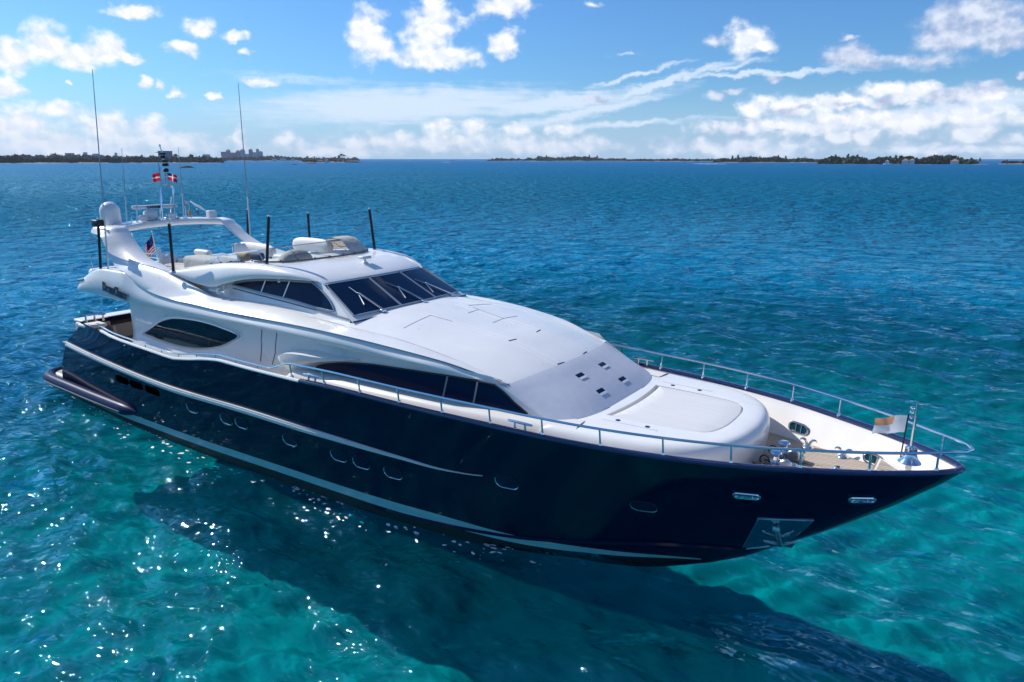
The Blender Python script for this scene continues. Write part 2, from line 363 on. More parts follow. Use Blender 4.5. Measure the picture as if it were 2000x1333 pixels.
def mat_plexi():
    m_ = bpy.data.materials.new('clear_plexiglass'); m_.use_nodes = True; nt = m_.node_tree; N = nt.nodes; N.clear()
    t = N.new('ShaderNodeBsdfTransparent'); t.inputs[0].default_value = (.80, .86, .88, 1)
    g = N.new('ShaderNodeBsdfGlossy'); g.inputs['Roughness'].default_value = .05
    fr = N.new('ShaderNodeFresnel'); fr.inputs[0].default_value = 1.35
    mx = N.new('ShaderNodeMixShader'); o = N.new('ShaderNodeOutputMaterial')
    nt.links.new(fr.outputs[0], mx.inputs[0]); nt.links.new(t.outputs[0], mx.inputs[1]); nt.links.new(g.outputs[0], mx.inputs[2]); nt.links.new(mx.outputs[0], o.inputs[0]); return m_
M['plexi'] = mat_plexi()
def mat_teak():
    m_ = bpy.data.materials.new('teak_planks'); m_.use_nodes = True; nt = m_.node_tree; N = nt.nodes; L = nt.links; b = N['Principled BSDF']
    tc = N.new('ShaderNodeTexCoord'); sp = N.new('ShaderNodeSeparateXYZ'); L.new(tc.outputs['Object'], sp.inputs[0])
    a = N.new('ShaderNodeMath'); a.operation = 'MULTIPLY'; L.new(sp.outputs[1], a.inputs[0]); a.inputs[1].default_value = 1/.075
    fl = N.new('ShaderNodeMath'); fl.operation = 'FLOOR'; L.new(a.outputs[0], fl.inputs[0])
    fr = N.new('ShaderNodeMath'); fr.operation = 'FRACT'; L.new(a.outputs[0], fr.inputs[0])
    pg = N.new('ShaderNodeMath'); pg.operation = 'PINGPONG'; L.new(fr.outputs[0], pg.inputs[0]); pg.inputs[1].default_value = .5
    seam = N.new('ShaderNodeMapRange'); L.new(pg.outputs[0], seam.inputs[0]); seam.inputs[1].default_value = .05; seam.inputs[2].default_value = .13
    wn = N.new('ShaderNodeTexWhiteNoise'); wn.noise_dimensions = '1D'; L.new(fl.outputs[0], wn.inputs['W'])
    mp = N.new('ShaderNodeMapping'); mp.inputs['Scale'].default_value = (2.5, 40, 1); L.new(tc.outputs['Object'], mp.inputs[0])
    gn = N.new('ShaderNodeTexNoise'); gn.inputs['Scale'].default_value = 1.5; gn.inputs['Detail'].default_value = 6; L.new(mp.outputs[0], gn.inputs['Vector'])
    ad = N.new('ShaderNodeMath'); ad.operation = 'MULTIPLY_ADD'; L.new(wn.outputs[0], ad.inputs[0]); ad.inputs[1].default_value = .45; L.new(gn.outputs['Fac'], ad.inputs[2])
    cr = N.new('ShaderNodeMix'); cr.data_type = 'RGBA'; L.new(ad.outputs[0], cr.inputs[0]); cr.inputs[6].default_value = (.33, .25, .18, 1); cr.inputs[7].default_value = (.56, .47, .38, 1)
    c2 = N.new('ShaderNodeMix'); c2.data_type = 'RGBA'; L.new(seam.outputs[0], c2.inputs[0]); c2.inputs[6].default_value = (.06, .045, .035, 1); L.new(cr.outputs[2], c2.inputs[7])
    L.new(c2.outputs[2], b.inputs['Base Color']); b.inputs['Roughness'].default_value = .7
    return m_
M['teak'] = mat_teak()
M['teakdark'] = mat('teak_trim', (.34, .24, .16), .6, var=(6, .25, (1, 12, 1)))
# ---------------------------------------------------------------- water and sea bed
def graded(lo, hi, step, far, g=1.07):
    a = list(np.arange(lo, hi + 1e-6, step)); s_ = step
    while a[-1] < far: s_ *= g; a.append(a[-1] + s_)
    s_ = step
    while a[0] > -far: s_ *= g; a.insert(0, a[0] - s_)
    return np.array(a)
def frange0(a, b, n): return [a + (b-a)*i/(n-1) for i in range(n)]
def build_water():
    X = graded(-12, 52, .2, 40000); Y = graded(-13, 34, .2, 40000)
    gx, gy = np.meshgrid(X, Y, indexing='ij'); Z = np.zeros_like(gx)
    r = np.random.default_rng(11)
    dist = np.hypot(np.maximum(np.maximum(-12-gx, gx-52), 0), np.maximum(np.maximum(-13-gy, gy-34), 0))
    sx = np.gradient(X)[:, None]; sy = np.gradient(Y)[None, :]; cell = np.maximum(sx, sy)
    wob = .9*np.sin(gx*.11+1.3)*np.sin(gy*.09+.4) + .5*np.sin(gx*.23-gy*.17)
    for i in range(64):
        lam = .8 * (7 ** r.random()) ; k = 2*math.pi/lam
        th = math.radians(84) + r.normal(0, .62); ph = r.random()*6.283
        amp = .0070 * lam ** .80 * (.5 + r.random())
        fade = np.clip(lam/(cell*3.2) - .6, 0, 1)
        arg = k*(gx*math.cos(th) + gy*math.sin(th)) + ph + wob*.8
        Z += amp*fade*(np.sin(arg) + .22*np.cos(2*arg))
    nx, ny = gx.shape
    vs = np.stack([gx, gy, Z], -1).reshape(-1, 3)
    ii = np.arange(nx*ny).reshape(nx, ny)
    fs = np.stack([ii[:-1, :-1], ii[1:, :-1], ii[1:, 1:], ii[:-1, 1:]], -1).reshape(-1, 4)
    me = bpy.data.meshes.new('water'); me.vertices.add(len(vs)); me.vertices.foreach_set('co', vs.ravel())
    me.loops.add(fs.size); me.loops.foreach_set('vertex_index', fs.ravel().astype(np.int32))
    me.polygons.add(len(fs)); me.polygons.foreach_set('loop_start', (np.arange(len(fs))*4).astype(np.int32)); me.polygons.foreach_set('loop_total', np.full(len(fs), 4, np.int32))
    me.polygons.foreach_set('use_smooth', np.ones(len(fs), bool)); me.update(); me.validate()
    m_ = bpy.data.materials.new('sea_water'); m_.use_nodes = True; nt = m_.node_tree; N = nt.nodes; L = nt.links; N.clear()
    geo = N.new('ShaderNodeNewGeometry')
    def noise(sc, det, scale=(1, 1, 1), rot=0, rough=.55, off=(0, 0, 0)):
        mp = N.new('ShaderNodeMapping'); mp.inputs['Scale'].default_value = scale; mp.inputs['Rotation'].default_value = (0, 0, rot); mp.inputs['Location'].default_value = off
        L.new(geo.outputs['Position'], mp.inputs[0]); n = N.new('ShaderNodeTexNoise'); n.inputs['Scale'].default_value = sc; n.inputs['Detail'].default_value = det; n.inputs['Roughness'].default_value = rough
        L.new(mp.outputs[0], n.inputs['Vector']); return n.outputs['Fac']
    def bump(h, st, d, prev=None):
        b = N.new('ShaderNodeBump'); b.inputs['Strength'].default_value = st; b.inputs['Distance'].default_value = d; L.new(h, b.inputs['Height'])
        if prev: L.new(prev, b.inputs['Normal'])
        return b.outputs[0]
    def mr(x, a, b, c=0., d=1.):
        n = N.new('ShaderNodeMapRange'); n.interpolation_type = 'SMOOTHSTEP'; L.new(x, n.inputs[0])
        for i, v in enumerate((a, b, c, d)): n.inputs[1+i].default_value = v
        return n.outputs[0]
    def mixc(f, a, b):
        n = N.new('ShaderNodeMix'); n.data_type = 'RGBA'; L.new(f, n.inputs[0])
        for i, v in ((6, a), (7, b)):
            if isinstance(v, tuple): n.inputs[i].default_value = v + (1,)
            else: L.new(v, n.inputs[i])
        return n.outputs[2]
    # ripples: crests run along x
    n0 = bump(noise(.05, 4, (.45, 1.0, 1), .12, .6), 1.0, 3.0)
    camd0 = N.new('ShaderNodeVectorMath'); camd0.operation = 'DISTANCE'; L.new(geo.outputs['Position'], camd0.inputs[0]); camd0.inputs[1].default_value = (26, -4, 0)
    g1 = N.new('ShaderNodeMath'); g1.operation = 'MULTIPLY'; L.new(noise(.33, 3, (.72, 1.0, 1), .10, .6), g1.inputs[0]); L.new(mr(camd0.outputs['Value'], 25, 140, 1, 5.5), g1.inputs[1])
    n1 = bump(g1.outputs[0], 1.0, 1.1, n0)
    g2 = N.new('ShaderNodeMath'); g2.operation = 'MULTIPLY'; L.new(noise(1.4, 2, (.75, 1.0, 1), -.14, .6), g2.inputs[0]); L.new(mr(camd0.outputs['Value'], 15, 110, 1, 2.4), g2.inputs[1])
    n2 = bump(g2.outputs[0], 1.0, .22, n1)
    n3 = bump(noise(5.5, 1, (.7, 1, 1), .2, .5), 1.0, .054, n2)
    # the sea's own colour: shoals, weed beds and the deep channel beyond
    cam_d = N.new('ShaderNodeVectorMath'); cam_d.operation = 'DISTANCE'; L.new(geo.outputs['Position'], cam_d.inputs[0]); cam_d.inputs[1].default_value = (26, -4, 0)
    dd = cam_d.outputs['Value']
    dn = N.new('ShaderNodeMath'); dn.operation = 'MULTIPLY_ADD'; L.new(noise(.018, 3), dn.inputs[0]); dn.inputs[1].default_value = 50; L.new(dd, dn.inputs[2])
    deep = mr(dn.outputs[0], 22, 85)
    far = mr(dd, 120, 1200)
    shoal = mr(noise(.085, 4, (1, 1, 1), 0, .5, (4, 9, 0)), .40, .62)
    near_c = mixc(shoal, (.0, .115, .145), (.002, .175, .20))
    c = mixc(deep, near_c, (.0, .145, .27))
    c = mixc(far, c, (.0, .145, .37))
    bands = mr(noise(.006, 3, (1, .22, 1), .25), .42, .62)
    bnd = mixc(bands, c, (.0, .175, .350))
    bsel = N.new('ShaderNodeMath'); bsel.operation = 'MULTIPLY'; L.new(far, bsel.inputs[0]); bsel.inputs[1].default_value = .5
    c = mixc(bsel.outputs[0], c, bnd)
    df = N.new('ShaderNodeBsdfDiffuse'); L.new(c, df.inputs[0]); L.new(n2, df.inputs['Normal'])
    tr = N.new('ShaderNodeBsdfTransparent'); tr.inputs[0].default_value = (.02, .66, .78, 1)
    mb_ = N.new('ShaderNodeMixShader'); mb_.inputs[0].default_value = .55
    tf = mr(dd, 15, 52, .81, 0.0); L.new(tf, mb_.inputs[0])
    L.new(df.outputs[0], mb_.inputs[1]); L.new(tr.outputs[0], mb_.inputs[2])
    gl = N.new('ShaderNodeBsdfGlossy'); L.new(mr(dd, 60, 500, .03, .36), gl.inputs['Roughness']); gl.inputs[0].default_value = (.42, .76, 1, 1); L.new(n3, gl.inputs['Normal'])
    fr = N.new('ShaderNodeFresnel'); fr.inputs[0].default_value = 1.30; L.new(n3, fr.inputs['Normal'])
    fl = N.new('ShaderNodeMath'); fl.operation = 'MINIMUM'; L.new(fr.outputs[0], fl.inputs[0]); L.new(mr(dd, 25, 160, .40, .14), fl.inputs[1])
    mx = N.new('ShaderNodeMixShader'); L.new(fl.outputs[0], mx.inputs[0]); L.new(mb_.outputs[0], mx.inputs[1]); L.new(gl.outputs[0], mx.inputs[2])
    o_ = N.new('ShaderNodeOutputMaterial'); L.new(mx.outputs[0], o_.inputs[0])
    me.materials.append(m_)
    o = bpy.data.objects.new('water', me); link(o); tag(o, kind='structure')
    # sea bed
    mb = MB(); r2 = np.random.default_rng(5); wv = [(r2.random()*6.283, 2*math.pi/(.8 + 5*r2.random()**2), r2.random()*6.283) for _ in range(18)]
    def bed(x, y): return -3.3 + .042*sum(math.sin(k*(x*math.cos(t)+y*math.sin(t))+p) for t, k, p in wv)
    bx_ = [-300, -120, -60, -30] + frange0(-12, 48, 280) + [70, 120, 300]; by_ = [-300, -120, -50] + frange0(-14, 30, 200) + [45, 80, 300]
    mb.grid([[(x, y, bed(x, y)) for y in by_] for x in bx_])
    sb = bpy.data.materials.new('sand_and_seagrass'); sb.use_nodes = True; nt = sb.node_tree; N = nt.nodes; L = nt.links; b = N['Principled BSDF']
    geo = N.new('ShaderNodeNewGeometry'); n = N.new('ShaderNodeTexNoise'); n.inputs['Scale'].default_value = .13; n.inputs['Detail'].default_value = 6; L.new(geo.outputs['Position'], n.inputs['Vector'])
    cr = N.new('ShaderNodeValToRGB'); L.new(n.outputs['Fac'], cr.inputs[0]); cr.color_ramp.elements[0].position = .40; cr.color_ramp.elements[0].color = (.50, .51, .40, 1); cr.color_ramp.elements[1].position = .56; cr.color_ramp.elements[1].color = (.72, .68, .55, 1)
    L.new(cr.outputs[0], b.inputs['Base Color']); b.inputs['Roughness'].default_value = 1
    mb.build('sea_bed', sb, kind='structure', fix=False, angle=80)
build_water()

# ---------------------------------------------------------------- far shores
def polar(az, d, z=0.): a = math.radians(az); return Vector((CAM.x + d*math.cos(a), CAM.y + d*math.sin(a), z))
M['leaf'] = mat('mangrove_leaves', (.050, .080, .038), .9, var=(.05, .5, (1, 1, 1)), spec=.1)
M['leafdark'] = mat('casuarina_leaves', (.045, .068, .038), .9, var=(.08, .5, (1, 1, 1)), spec=.1)
M['palmleaf'] = mat('palm_leaves', (.030, .052, .024), .8, spec=.2)
M['bark'] = mat('bark', (.12, .10, .08), .9)
M['sand'] = mat('shore_sand', (.26, .23, .18), .95)
M['rock'] = mat('shore_rock', (.035, .033, .032), .9, bump=(.8, 1, .3))
M['wallpink'] = mat('pink_stucco', (.33, .22, .25), .8); M['wallpale'] = mat('pale_stucco', (.42, .42, .46), .8)
M['wallteal'] = mat('teal_cladding', (.10, .19, .22), .6); M['wallwhite'] = mat('white_house_wall', (.62, .60, .56), .7)
M['roofgrey'] = mat('grey_roof', (.20, .20, .22), .8); M['roofpink'] = mat('terracotta_roof', (.36, .20, .16), .8)
M['winddark'] = mat('dark_windows', (.05, .06, .08), .2)
M['foam'] = mat('sea_foam_and_glints', (.85, .88, .88), .8, bump=(1.5, 1, .3))

def island(az0, az1, d, width, height, name='island'):
    mb = MB(); n = 60; rows = []
    for i in range(n+1):
        t = i/n; az = az0 + (az1-az0)*t; e = math.sin(math.pi*t) ** .35
        w = width*e*(1 + .25*math.sin(t*17+az0)); h = height*e
        rows.append([polar(az, d + s*w, -1.0 + (h+1)*f) for s, f in ((-.02*math.sin(t*31), 0), (.06, .55), (.25, .9), (.5, 1), (.8, .8), (1, 0))])
    mb.grid(rows); return mb.build(name, M['sand'], kind='structure', fix=False)
ICO = None
def clump(mb, c, rx, rz, n=26):
    # a knot of leaf-sized facets on a lumpy crown
    for _ in range(n):
        u = random.random()*6.283; v = random.random()**.6; ph = math.acos(1-2*random.random()*.86)
        rr = .55 + .55*random.random()
        p = c + Vector((math.cos(u)*math.sin(ph)*rx*rr, math.sin(u)*math.sin(ph)*rx*rr, math.cos(ph)*rz*rr))
        s_ = rx*(.22 + .3*random.random()); q = Quaternion((random.random()-.5, random.random()-.5, random.random()-.5, random.random()-.5)).normalized()
        mb.add([p + q @ Vector(w)*s_ for w in ((-1, -.6, 0), (1, -.5, .2), (.7, .8, -.1), (-.6, .7, .15))], [(0, 1, 2, 3)])
def woods(az0, az1, d, width, hfun, mname, n, r, label, cat='woodland', name='woodland'):
    mb = MB()
    for i in range(n):
        az = az0 + (az1-az0)*random.random(); e = math.sin(math.pi*min(max((az-az0)/(az1-az0), 0.02), .98)) ** .3
        dd = d + width*(.05 + .6*random.random()); h = .84 * hfun((az-az0)/(az1-az0)) * e * (.55 + .55*random.random())
        rr = r*(.6 + .7*random.random())
        clump(mb, polar(az, dd, max(h - rr*.5, .6)), rr*1.3, rr, 16); clump(mb, polar(az, dd, max(h*.45, .5)), rr*1.5, h*.5, 10)
    return mb.build(name, M[mname], smooth=False, kind='stuff', label=label, cat=cat, fix=False, weld=False)
def broadleaf(name, loc, h, r, label, mname='leaf', group=None, cone=False):
    e = empty(name, loc, label, 'tree', group); b = Vector(loc)
    t = MB(); t.tube([b, b + Vector((.1*h*.2, 0, h*.45)), b + Vector((.03*h, 0, h*.8))], [r*.10, r*.07, r*.02], 6); t.build('trunk', M['bark'], e)
    c = MB()
    for _ in range(22):
        z = .32 + .66*random.random(); rad = r*((1.05-z)*1.3 if cone else math.sin(math.pi*min(max((z-.22)/.85, .05), .98)))
        a = random.random()*6.283; q = rad*(.2+.7*random.random())
        clump(c, b + Vector((math.cos(a)*q, math.sin(a)*q, z*h)), r*.34, h*.10, 14)
    c.build('crown', M[mname], e, smooth=False, fix=False, weld=False); return e
def palm(loc, h, label, group):
    e = empty('palm_tree', loc, label, 'palm tree', group); b = Vector(loc); lean = Vector((random.uniform(-.15, .15)*h, random.uniform(-.15, .15)*h, h))
    t = MB(); t.tube([b, b + lean*.5 + Vector((0, 0, .02*h)), b + lean], [.028*h, .02*h, .015*h], 6); t.build('trunk', M['bark'], e)
    c = MB(); top = b + lean
    for k in range(13):
        a = k/13*6.283 + random.random()*.4; L_ = h*.34*(.8+.4*random.random()); up = random.uniform(.1, .6); prev = None
        dirv = Vector((math.cos(a), math.sin(a), 0)); sd_ = Vector((-math.sin(a), math.cos(a), 0)); rows = []
        for i in range(5):
            f = i/4; p = top + dirv*L_*f + Vector((0, 0, L_*(up*f - .95*f*f))); w = .075*h*math.sin(math.pi*(.12+.86*f))
            rows.append([p - sd_*w - Vector((0, 0, w*.5)), p, p + sd_*w - Vector((0, 0, w*.5))])
        c.grid(rows)
    c.build('crown', M['palmleaf'], e, smooth=False, fix=False, weld=False); return e
def dup(root, loc, scale=1., rz=0., label=None):
    c = copy_tree(root); c.location = Vector(loc); c.scale = (scale,)*3; c.rotation_euler.z = rz
    if label: c['label'] = label
    return c

# left mainland
island(176.5, 146.2, 1760, 420, 3.0)
woods(176.3, 146.4, 1765, 380, lambda t: 9 + 2.5*math.sin(t*16) + 3*max(0, .45-t), 'leaf', 1050, 6.5, 'low green mangrove shore along the far left water edge')
island(151.0, 136.5, 3500, 500, 3.0)
woods(151.0, 136.6, 3510, 450, lambda t: 15 + 4*math.sin(t*14), 'leafdark', 300, 10, 'thin dark strip of trees on the shore below the pink hotel')
island(176, 146, 3100, 300, 6.0)
woods(176, 146, 3110, 280, lambda t: 21 + 3*math.sin(t*20), 'leafdark', 560, 10, 'hazy far ridge of trees rising behind the left mangrove shore')
# middle and right shores
island(126.6, 115.9, 3100, 260, 2.5)
woods(126.5, 116.0, 3110, 240, lambda t: (6 if t < .35 else 15 if t < .8 else 9) + 3*math.sin(t*22), 'leafdark', 300, 8, 'long low wooded cay on the horizon in the middle distance')
island(116.0, 109.0, 2700, 220, 2.5)
woods(115.9, 109.0, 2710, 200, lambda t: 7 + 1.5*math.sin(t*15), 'leafdark', 160, 6, 'low thin scrub strip between the middle cay and the right one')
island(109.6, 101.9, 1850, 200, 2.5)
woods(109.5, 102.0, 1858, 180, lambda t: (11 if t < .6 else 9) + 2*math.sin(t*25), 'leaf', 300, 5.2, 'wooded cay with ragged treetops left of the tallest right island')
island(102.2, 92.0, 1380, 180, 1.1)
woods(102.0, 99.2, 1388, 150, lambda t: 11 + 2*math.sin(t*11), 'leafdark', 170, 5, 'casuarina wood at the left end of the right island')
woods(98.9, 96.2, 1388, 150, lambda t: 10.5 + 2*math.sin(t*9), 'leafdark', 170, 4.8, 'dark wood behind the white houses on the right island')
woods(96.3, 93.0, 1388, 150, lambda t: 13*math.sin(math.pi*min(t*1.0+.06, .98))**.45, 'leafdark', 260, 5, 'tall rounded wood at the right end of the right island')
island(91.6, 84.5, 1500, 160, 3)
woods(91.5, 84.5, 1505, 120, lambda t: 5, 'leafdark', 120, 4, 'low dark scrub point at the far right edge')

# small islet with palms
island(140.9, 136.85, 1900, 90, 2.5, 'islet')
p0 = palm(polar(137.75, 1935, 2), 19, 'tallest palm on the small rocky islet beyond the yacht\'s port whip antenna', 'palms on the islet')
for az, d_, s_, lb in ((137.95, 1925, .8, 'palm just left of the tallest one on the islet'), (137.6, 1945, .85, 'palm at the right of the islet palm cluster'), (138.25, 1920, .62, 'short palm left of the islet palm cluster'), (139.1, 1930, .6, 'low palm in the middle of the islet'), (139.75, 1930, .66, 'palm near the left end of the islet'), (140.3, 1935, .55, 'leftmost short palm on the islet')):
    dup(p0, polar(az, d_, 2), s_, random.random()*6, lb)
woods(140.6, 137.1, 1905, 60, lambda t: 5.5 + 2*math.sin(t*13), 'leafdark', 60, 3.0, 'scrub on the small rocky islet', 'scrub', 'scrub')
# single trees that stand above the woods
b0 = broadleaf('casuarina_tree', polar(107.9, 1880, 2), 17, 5, 'feathery casuarina standing clear at the left of the wooded right cay', 'leafdark', 'tall trees on the right islands', True)
for az, d_, s_, lb in ((108.3, 1880, .9, 'casuarina left of the clearest one on the wooded right cay'), (106.4, 1880, .8, 'casuarina left of the gap on the wooded right cay'), (105.1, 1880, .95, 'tall casuarina in the middle of the wooded right cay'), (104.6, 1880, .85, 'casuarina just right of the middle one on the wooded right cay'), (103.3, 1880, .7, 'short casuarina near the right end of the wooded right cay'),
    (101.3, 1420, .86, 'tall casuarina at the left end of the right island'), (100.5, 1420, .92, 'tallest casuarina on the left half of the right island'), (99.9, 1420, .85, 'casuarina right of the tallest on the left half of the right island'), (98.6, 1420, .62, 'small tree beside the jetty on the right island'), (97.5, 1420, .8, 'tree rising behind the first white house on the right island'), (92.6, 1400, .5, 'small palm-like tree on the sand tip of the right island'),
    (122.2, 3150, 1.35, 'leftmost tree clump standing above the middle cay'), (120.0, 3150, 1.3, 'tree standing above the left middle of the long cay'), (118.9, 3150, 1.45, 'highest tree on the long cay in the middle distance'), (118.3, 3150, 1.3, 'tree right of the highest one on the long cay')):
    dup(b0, polar(az, d_, 2), s_, random.random()*6, lb)
d0 = broadleaf('shore_tree', polar(149.2, 1900, 2), 17, 8, 'big round tree above the mangroves beside the teal building', 'leaf', 'trees above the left shore')
for az, d_, s_, lb in ((148.2, 1900, .95, 'round tree right of the teal building on the left shore'), (147.4, 1890, .8, 'last round tree at the right tip of the left mangrove shore'), (153.4, 1860, .75, 'round tree in the middle of the left mangrove shore'), (158.6, 1860, .9, 'dark round tree near the left edge on the mangrove shore')):
    dup(d0, polar(az, d_, 2), s_, random.random()*6, lb)

# buildings
def tower(root, az, d, w, dep, h, wall, roof, gable=True, floors=8):
    a = math.radians(az); fw = Vector((math.cos(a), math.sin(a), 0)); rt = Vector((math.sin(a), -math.cos(a), 0)); b = polar(az, d, 0)
    def bx(mb, c, w_, d_, z0, z1): mb.prism([c - rt*w_/2 - fw*d_/2 + Vector((0, 0, z0)), c + rt*w_/2 - fw*d_/2 + Vector((0, 0, z0)), c + rt*w_/2 + fw*d_/2 + Vector((0, 0, z0)), c - rt*w_/2 + fw*d_/2 + Vector((0, 0, z0))], (0, 0, z1-z0))
    mb = MB(); bx(mb, b, w, dep, 0, h); mb.build('wall', M[wall], root, smooth=False)
    rf = MB()
    if gable:
        c = b + Vector((0, 0, h)); hw, hd = w*.54, dep*.54; ap = w*.32
        rf.add([c - rt*hw - fw*hd, c + rt*hw - fw*hd, c + rt*hw + fw*hd, c - rt*hw + fw*hd, c - rt*hw*.1 + Vector((0, 0, ap)), c + rt*hw*.1 + Vector((0, 0, ap))], [(0, 1, 5, 4), (2, 3, 4, 5), (1, 2, 5), (3, 0, 4), (0, 3, 2, 1)])
    else: bx(rf, b, w*1.03, dep*1.03, h + .01, h + 1.2)
    rf.build('roof', M[roof], root, smooth=False)
hot = empty('resort_hotel', polar(145, 4200), 'large pink and grey resort hotel with spired towers on the far left shore', 'hotel')
for az, w, h, wl_, rf_, g in ((146.05, 26, 44, 'wallpink', 'roofpink', False), (145.72, 22, 52, 'wallpink', 'roofpink', True), (145.4, 30, 40, 'wallpink', 'roofgrey', False), (145.05, 26, 47, 'wallpink', 'roofgrey', True), (144.75, 24, 53, 'wallpale', 'roofgrey', True), (144.5, 30, 33, 'wallpale', 'roofgrey', False), (144.2, 20, 56, 'wallpink', 'roofgrey', True), (143.95, 24, 42, 'wallpale', 'roofgrey', False), (143.72, 16, 58, 'wallpale', 'roofgrey', True), (143.5, 20, 44, 'wallpale', 'roofgrey', True)):
    tower(hot, az, 4200, w, 30, h, wl_, rf_, g, 7)
def block(name, az, d, w, dep, h, wall, roof, label, cat='building', gable=False, group=None, floors=4):
    e = empty(name, polar(az, d), label, cat, group); tower(e, az, d, w, dep, h, wall, roof, gable, floors); return e
block('office_building', 149.85, 2500, 40, 20, 31, 'wallteal', 'roofgrey', 'square teal office block standing behind the yacht\'s light mast')
for az, w, h, lb in ((156.5, 18, 36, 'small pale block at the left of the far town group'), (155.6, 34, 39, 'widest pale building of the far town group'), (154.7, 16, 43, 'slim pale tower in the far town group'), (154.1, 26, 36, 'low pale block just left of the starboard whip antenna'), (152.9, 10, 41, 'thin pale tower right of the starboard whip antenna'), (147.2, 30, 34, 'pale blue-grey roofed building between the teal block and the hotel')):
    block('town_building', az, 3600, w, 18, h*.80, 'wallpale', 'roofgrey', lb, group='far town buildings', floors=6)
for az, d, w, h, lb in ((142.6, 3480, 22, 9, 'white beach house right of the resort hotel'), (142.0, 3480, 26, 10, 'long white beach house on the shore right of the hotel'), (141.3, 3480, 16, 8, 'small white beach house farthest right of the hotel'), (96.9, 1375, 10, 6, 'white roofed house in the middle of the right island'), (96.5, 1375, 8, 6.5, 'small white house just right of the first on the right island'), (94.0, 1372, 12, 5, 'low white house at the foot of the tall right wood'), (98.0, 1372, 6, 5, 'small white boathouse near the jetty on the right island'), (138.9, 1905, 9, 7, 'pale ruin house on the small islet')):
    block('shore_house', az, d, w, 8, h, 'wallwhite', 'roofpink', lb, 'house', True, 'shore houses', 1)

def rock(az, d, w, h, label):
    mb = MB(); c = polar(az, d, 0); a = math.radians(az); rt = Vector((math.sin(a), -math.cos(a), 0)); fw = Vector((math.cos(a), math.sin(a), 0)); rows = []
    for i in range(9):
        f = i/8; r = math.cos(f*math.pi/2)
        rows.append([c + rt*w/2*r*math.cos(k/14*6.283)*(1+.18*math.sin(k*2.3+i)) + fw*w*.25*r*math.sin(k/14*6.283) + Vector((0, 0, -1 + (h+1)*math.sin(f*math.pi/2)*(1+.12*math.sin(k*1.7)))) for k in range(14)])
    mb.grid(rows, cv=True); return mb.build('rock', M['rock'], angle=20, label=label, cat='rock', group='rocks awash', fix=False)
rock(148.55, 800, 13, 1.7, 'low dark rock awash just right of the light mast')
rock(141.2, 1150, 10, 1.0, 'flat dark rock left of the small islet')
rock(140.0, 1500, 22, 1.5, 'dark ledge of rock at the foot of the small islet')
rock(137.0, 1880, 40, 3.5, 'long dark rocky point at the right end of the islet')

def wake(az, d, length, w, direc, label):
    mb = MB(); a = math.radians(az); rt = Vector((math.sin(a), -math.cos(a), 0))*direc; fw = Vector((math.cos(a), math.sin(a), 0)); c = polar(az, d, 0); rows = []
    for i in range(15):
        f = i/14; ww = w*(.25 + .75*f); h = (.9*(1-f)**1.5 + .18)*(1 + .4*math.sin(i*2.1))
        rows.append([c + rt*length*f + fw*ww*s + Vector((0, 0, zz*h)) for s, zz in ((-1, -.3), (-.6, .8), (-.1, .35), (.5, .9), (1, -.3))])
    mb.grid(rows); return mb.build('wake_foam', M['foam'], kind='stuff', label=label, cat='foam', fix=False)
def motorboat(az, d, L_, direc, label, cabin=True):
    a = math.radians(az); c = polar(az, d, 0); rt = Vector((math.sin(a), -math.cos(a), 0))*direc; fw = Vector((math.cos(a), math.sin(a), 0))
    e = empty('motorboat', c, label, 'motorboat', 'motorboats under way'); h = MB(); rows = []
    for i in range(9):
        f = i/8; b = L_*.15*math.sin(math.pi*(.5+f*.5))**.6 if i < 8 else .02; z = L_*.10*(1 + .5*f)
        p = c + rt*L_*(f-.5); rows.append([p - fw*b + Vector((0, 0, z)), p - fw*b*.8 - Vector((0, 0, .3)), p + fw*b*.8 - Vector((0, 0, .3)), p + fw*b + Vector((0, 0, z))])
    h.grid(rows, cv=True); h.cap(rows[0]); h.build('hull', M['gel'], e)
    if cabin:
        k = MB(); rows = []
        for f, z in ((-.22, 1.0), (-.2, 1.9), (.0, 2.0), (.14, 1.0)):
            p = c + rt*L_*f + Vector((0, 0, z*L_*.1)); rows.append([p - fw*L_*.10, p + fw*L_*.10])
        k.grid(rows); k.cap([r[0] for r in rows]); k.cap([r[1] for r in rows]); k.build('cabin', M['gel'], e)
    return e
motorboat(129.42, 1950, 12, 1, 'white speedboat with a short wake left of the middle cay'); wake(129.55, 1950, 26, 3, -1, 'white wake behind the speedboat in the middle')
motorboat(124.1, 3000, 24, -1, 'white motor cruiser running along the middle cay'); wake(123.95, 3000, 90, 5, 1, 'white wake of the cruiser along the middle cay')
motorboat(111.35, 1330, 11, -1, 'small speedboat throwing the longest white wake at centre right'); wake(111.22, 1330, 58, 3.2, 1, 'long white wake at centre right')
motorboat(97.95, 1330, 13, -1, 'white cruiser moored off the right island', True)
motorboat(132.7, 4300, 16, 1, 'tiny dark boat on the bare horizon left of the middle cay')
sl = empty('sailing_boat', polar(146.2, 3300), 'white sailing boat standing left of the pink hotel', 'sailing boat')
h = MB(); h.box(polar(146.2, 3300, .8), (13, 4, 1.8), rz=math.radians(56), bev=.8); h.build('hull', M['gel'], sl)
h = MB(); b = polar(146.2, 3300, 1.6); h.tube([b, b + Vector((0, 0, 24))], .35, 6); h.build('mast', M['gel'], sl)
a_ = math.radians(56); h = MB(); h.prism([b + Vector((0, 0, 2)), b + Vector((0, 0, 23)), b + Vector((5*math.cos(a_), 5*math.sin(a_), 2.4))], (.2, .2, 0)); h.build('sail', M['white'], sl)
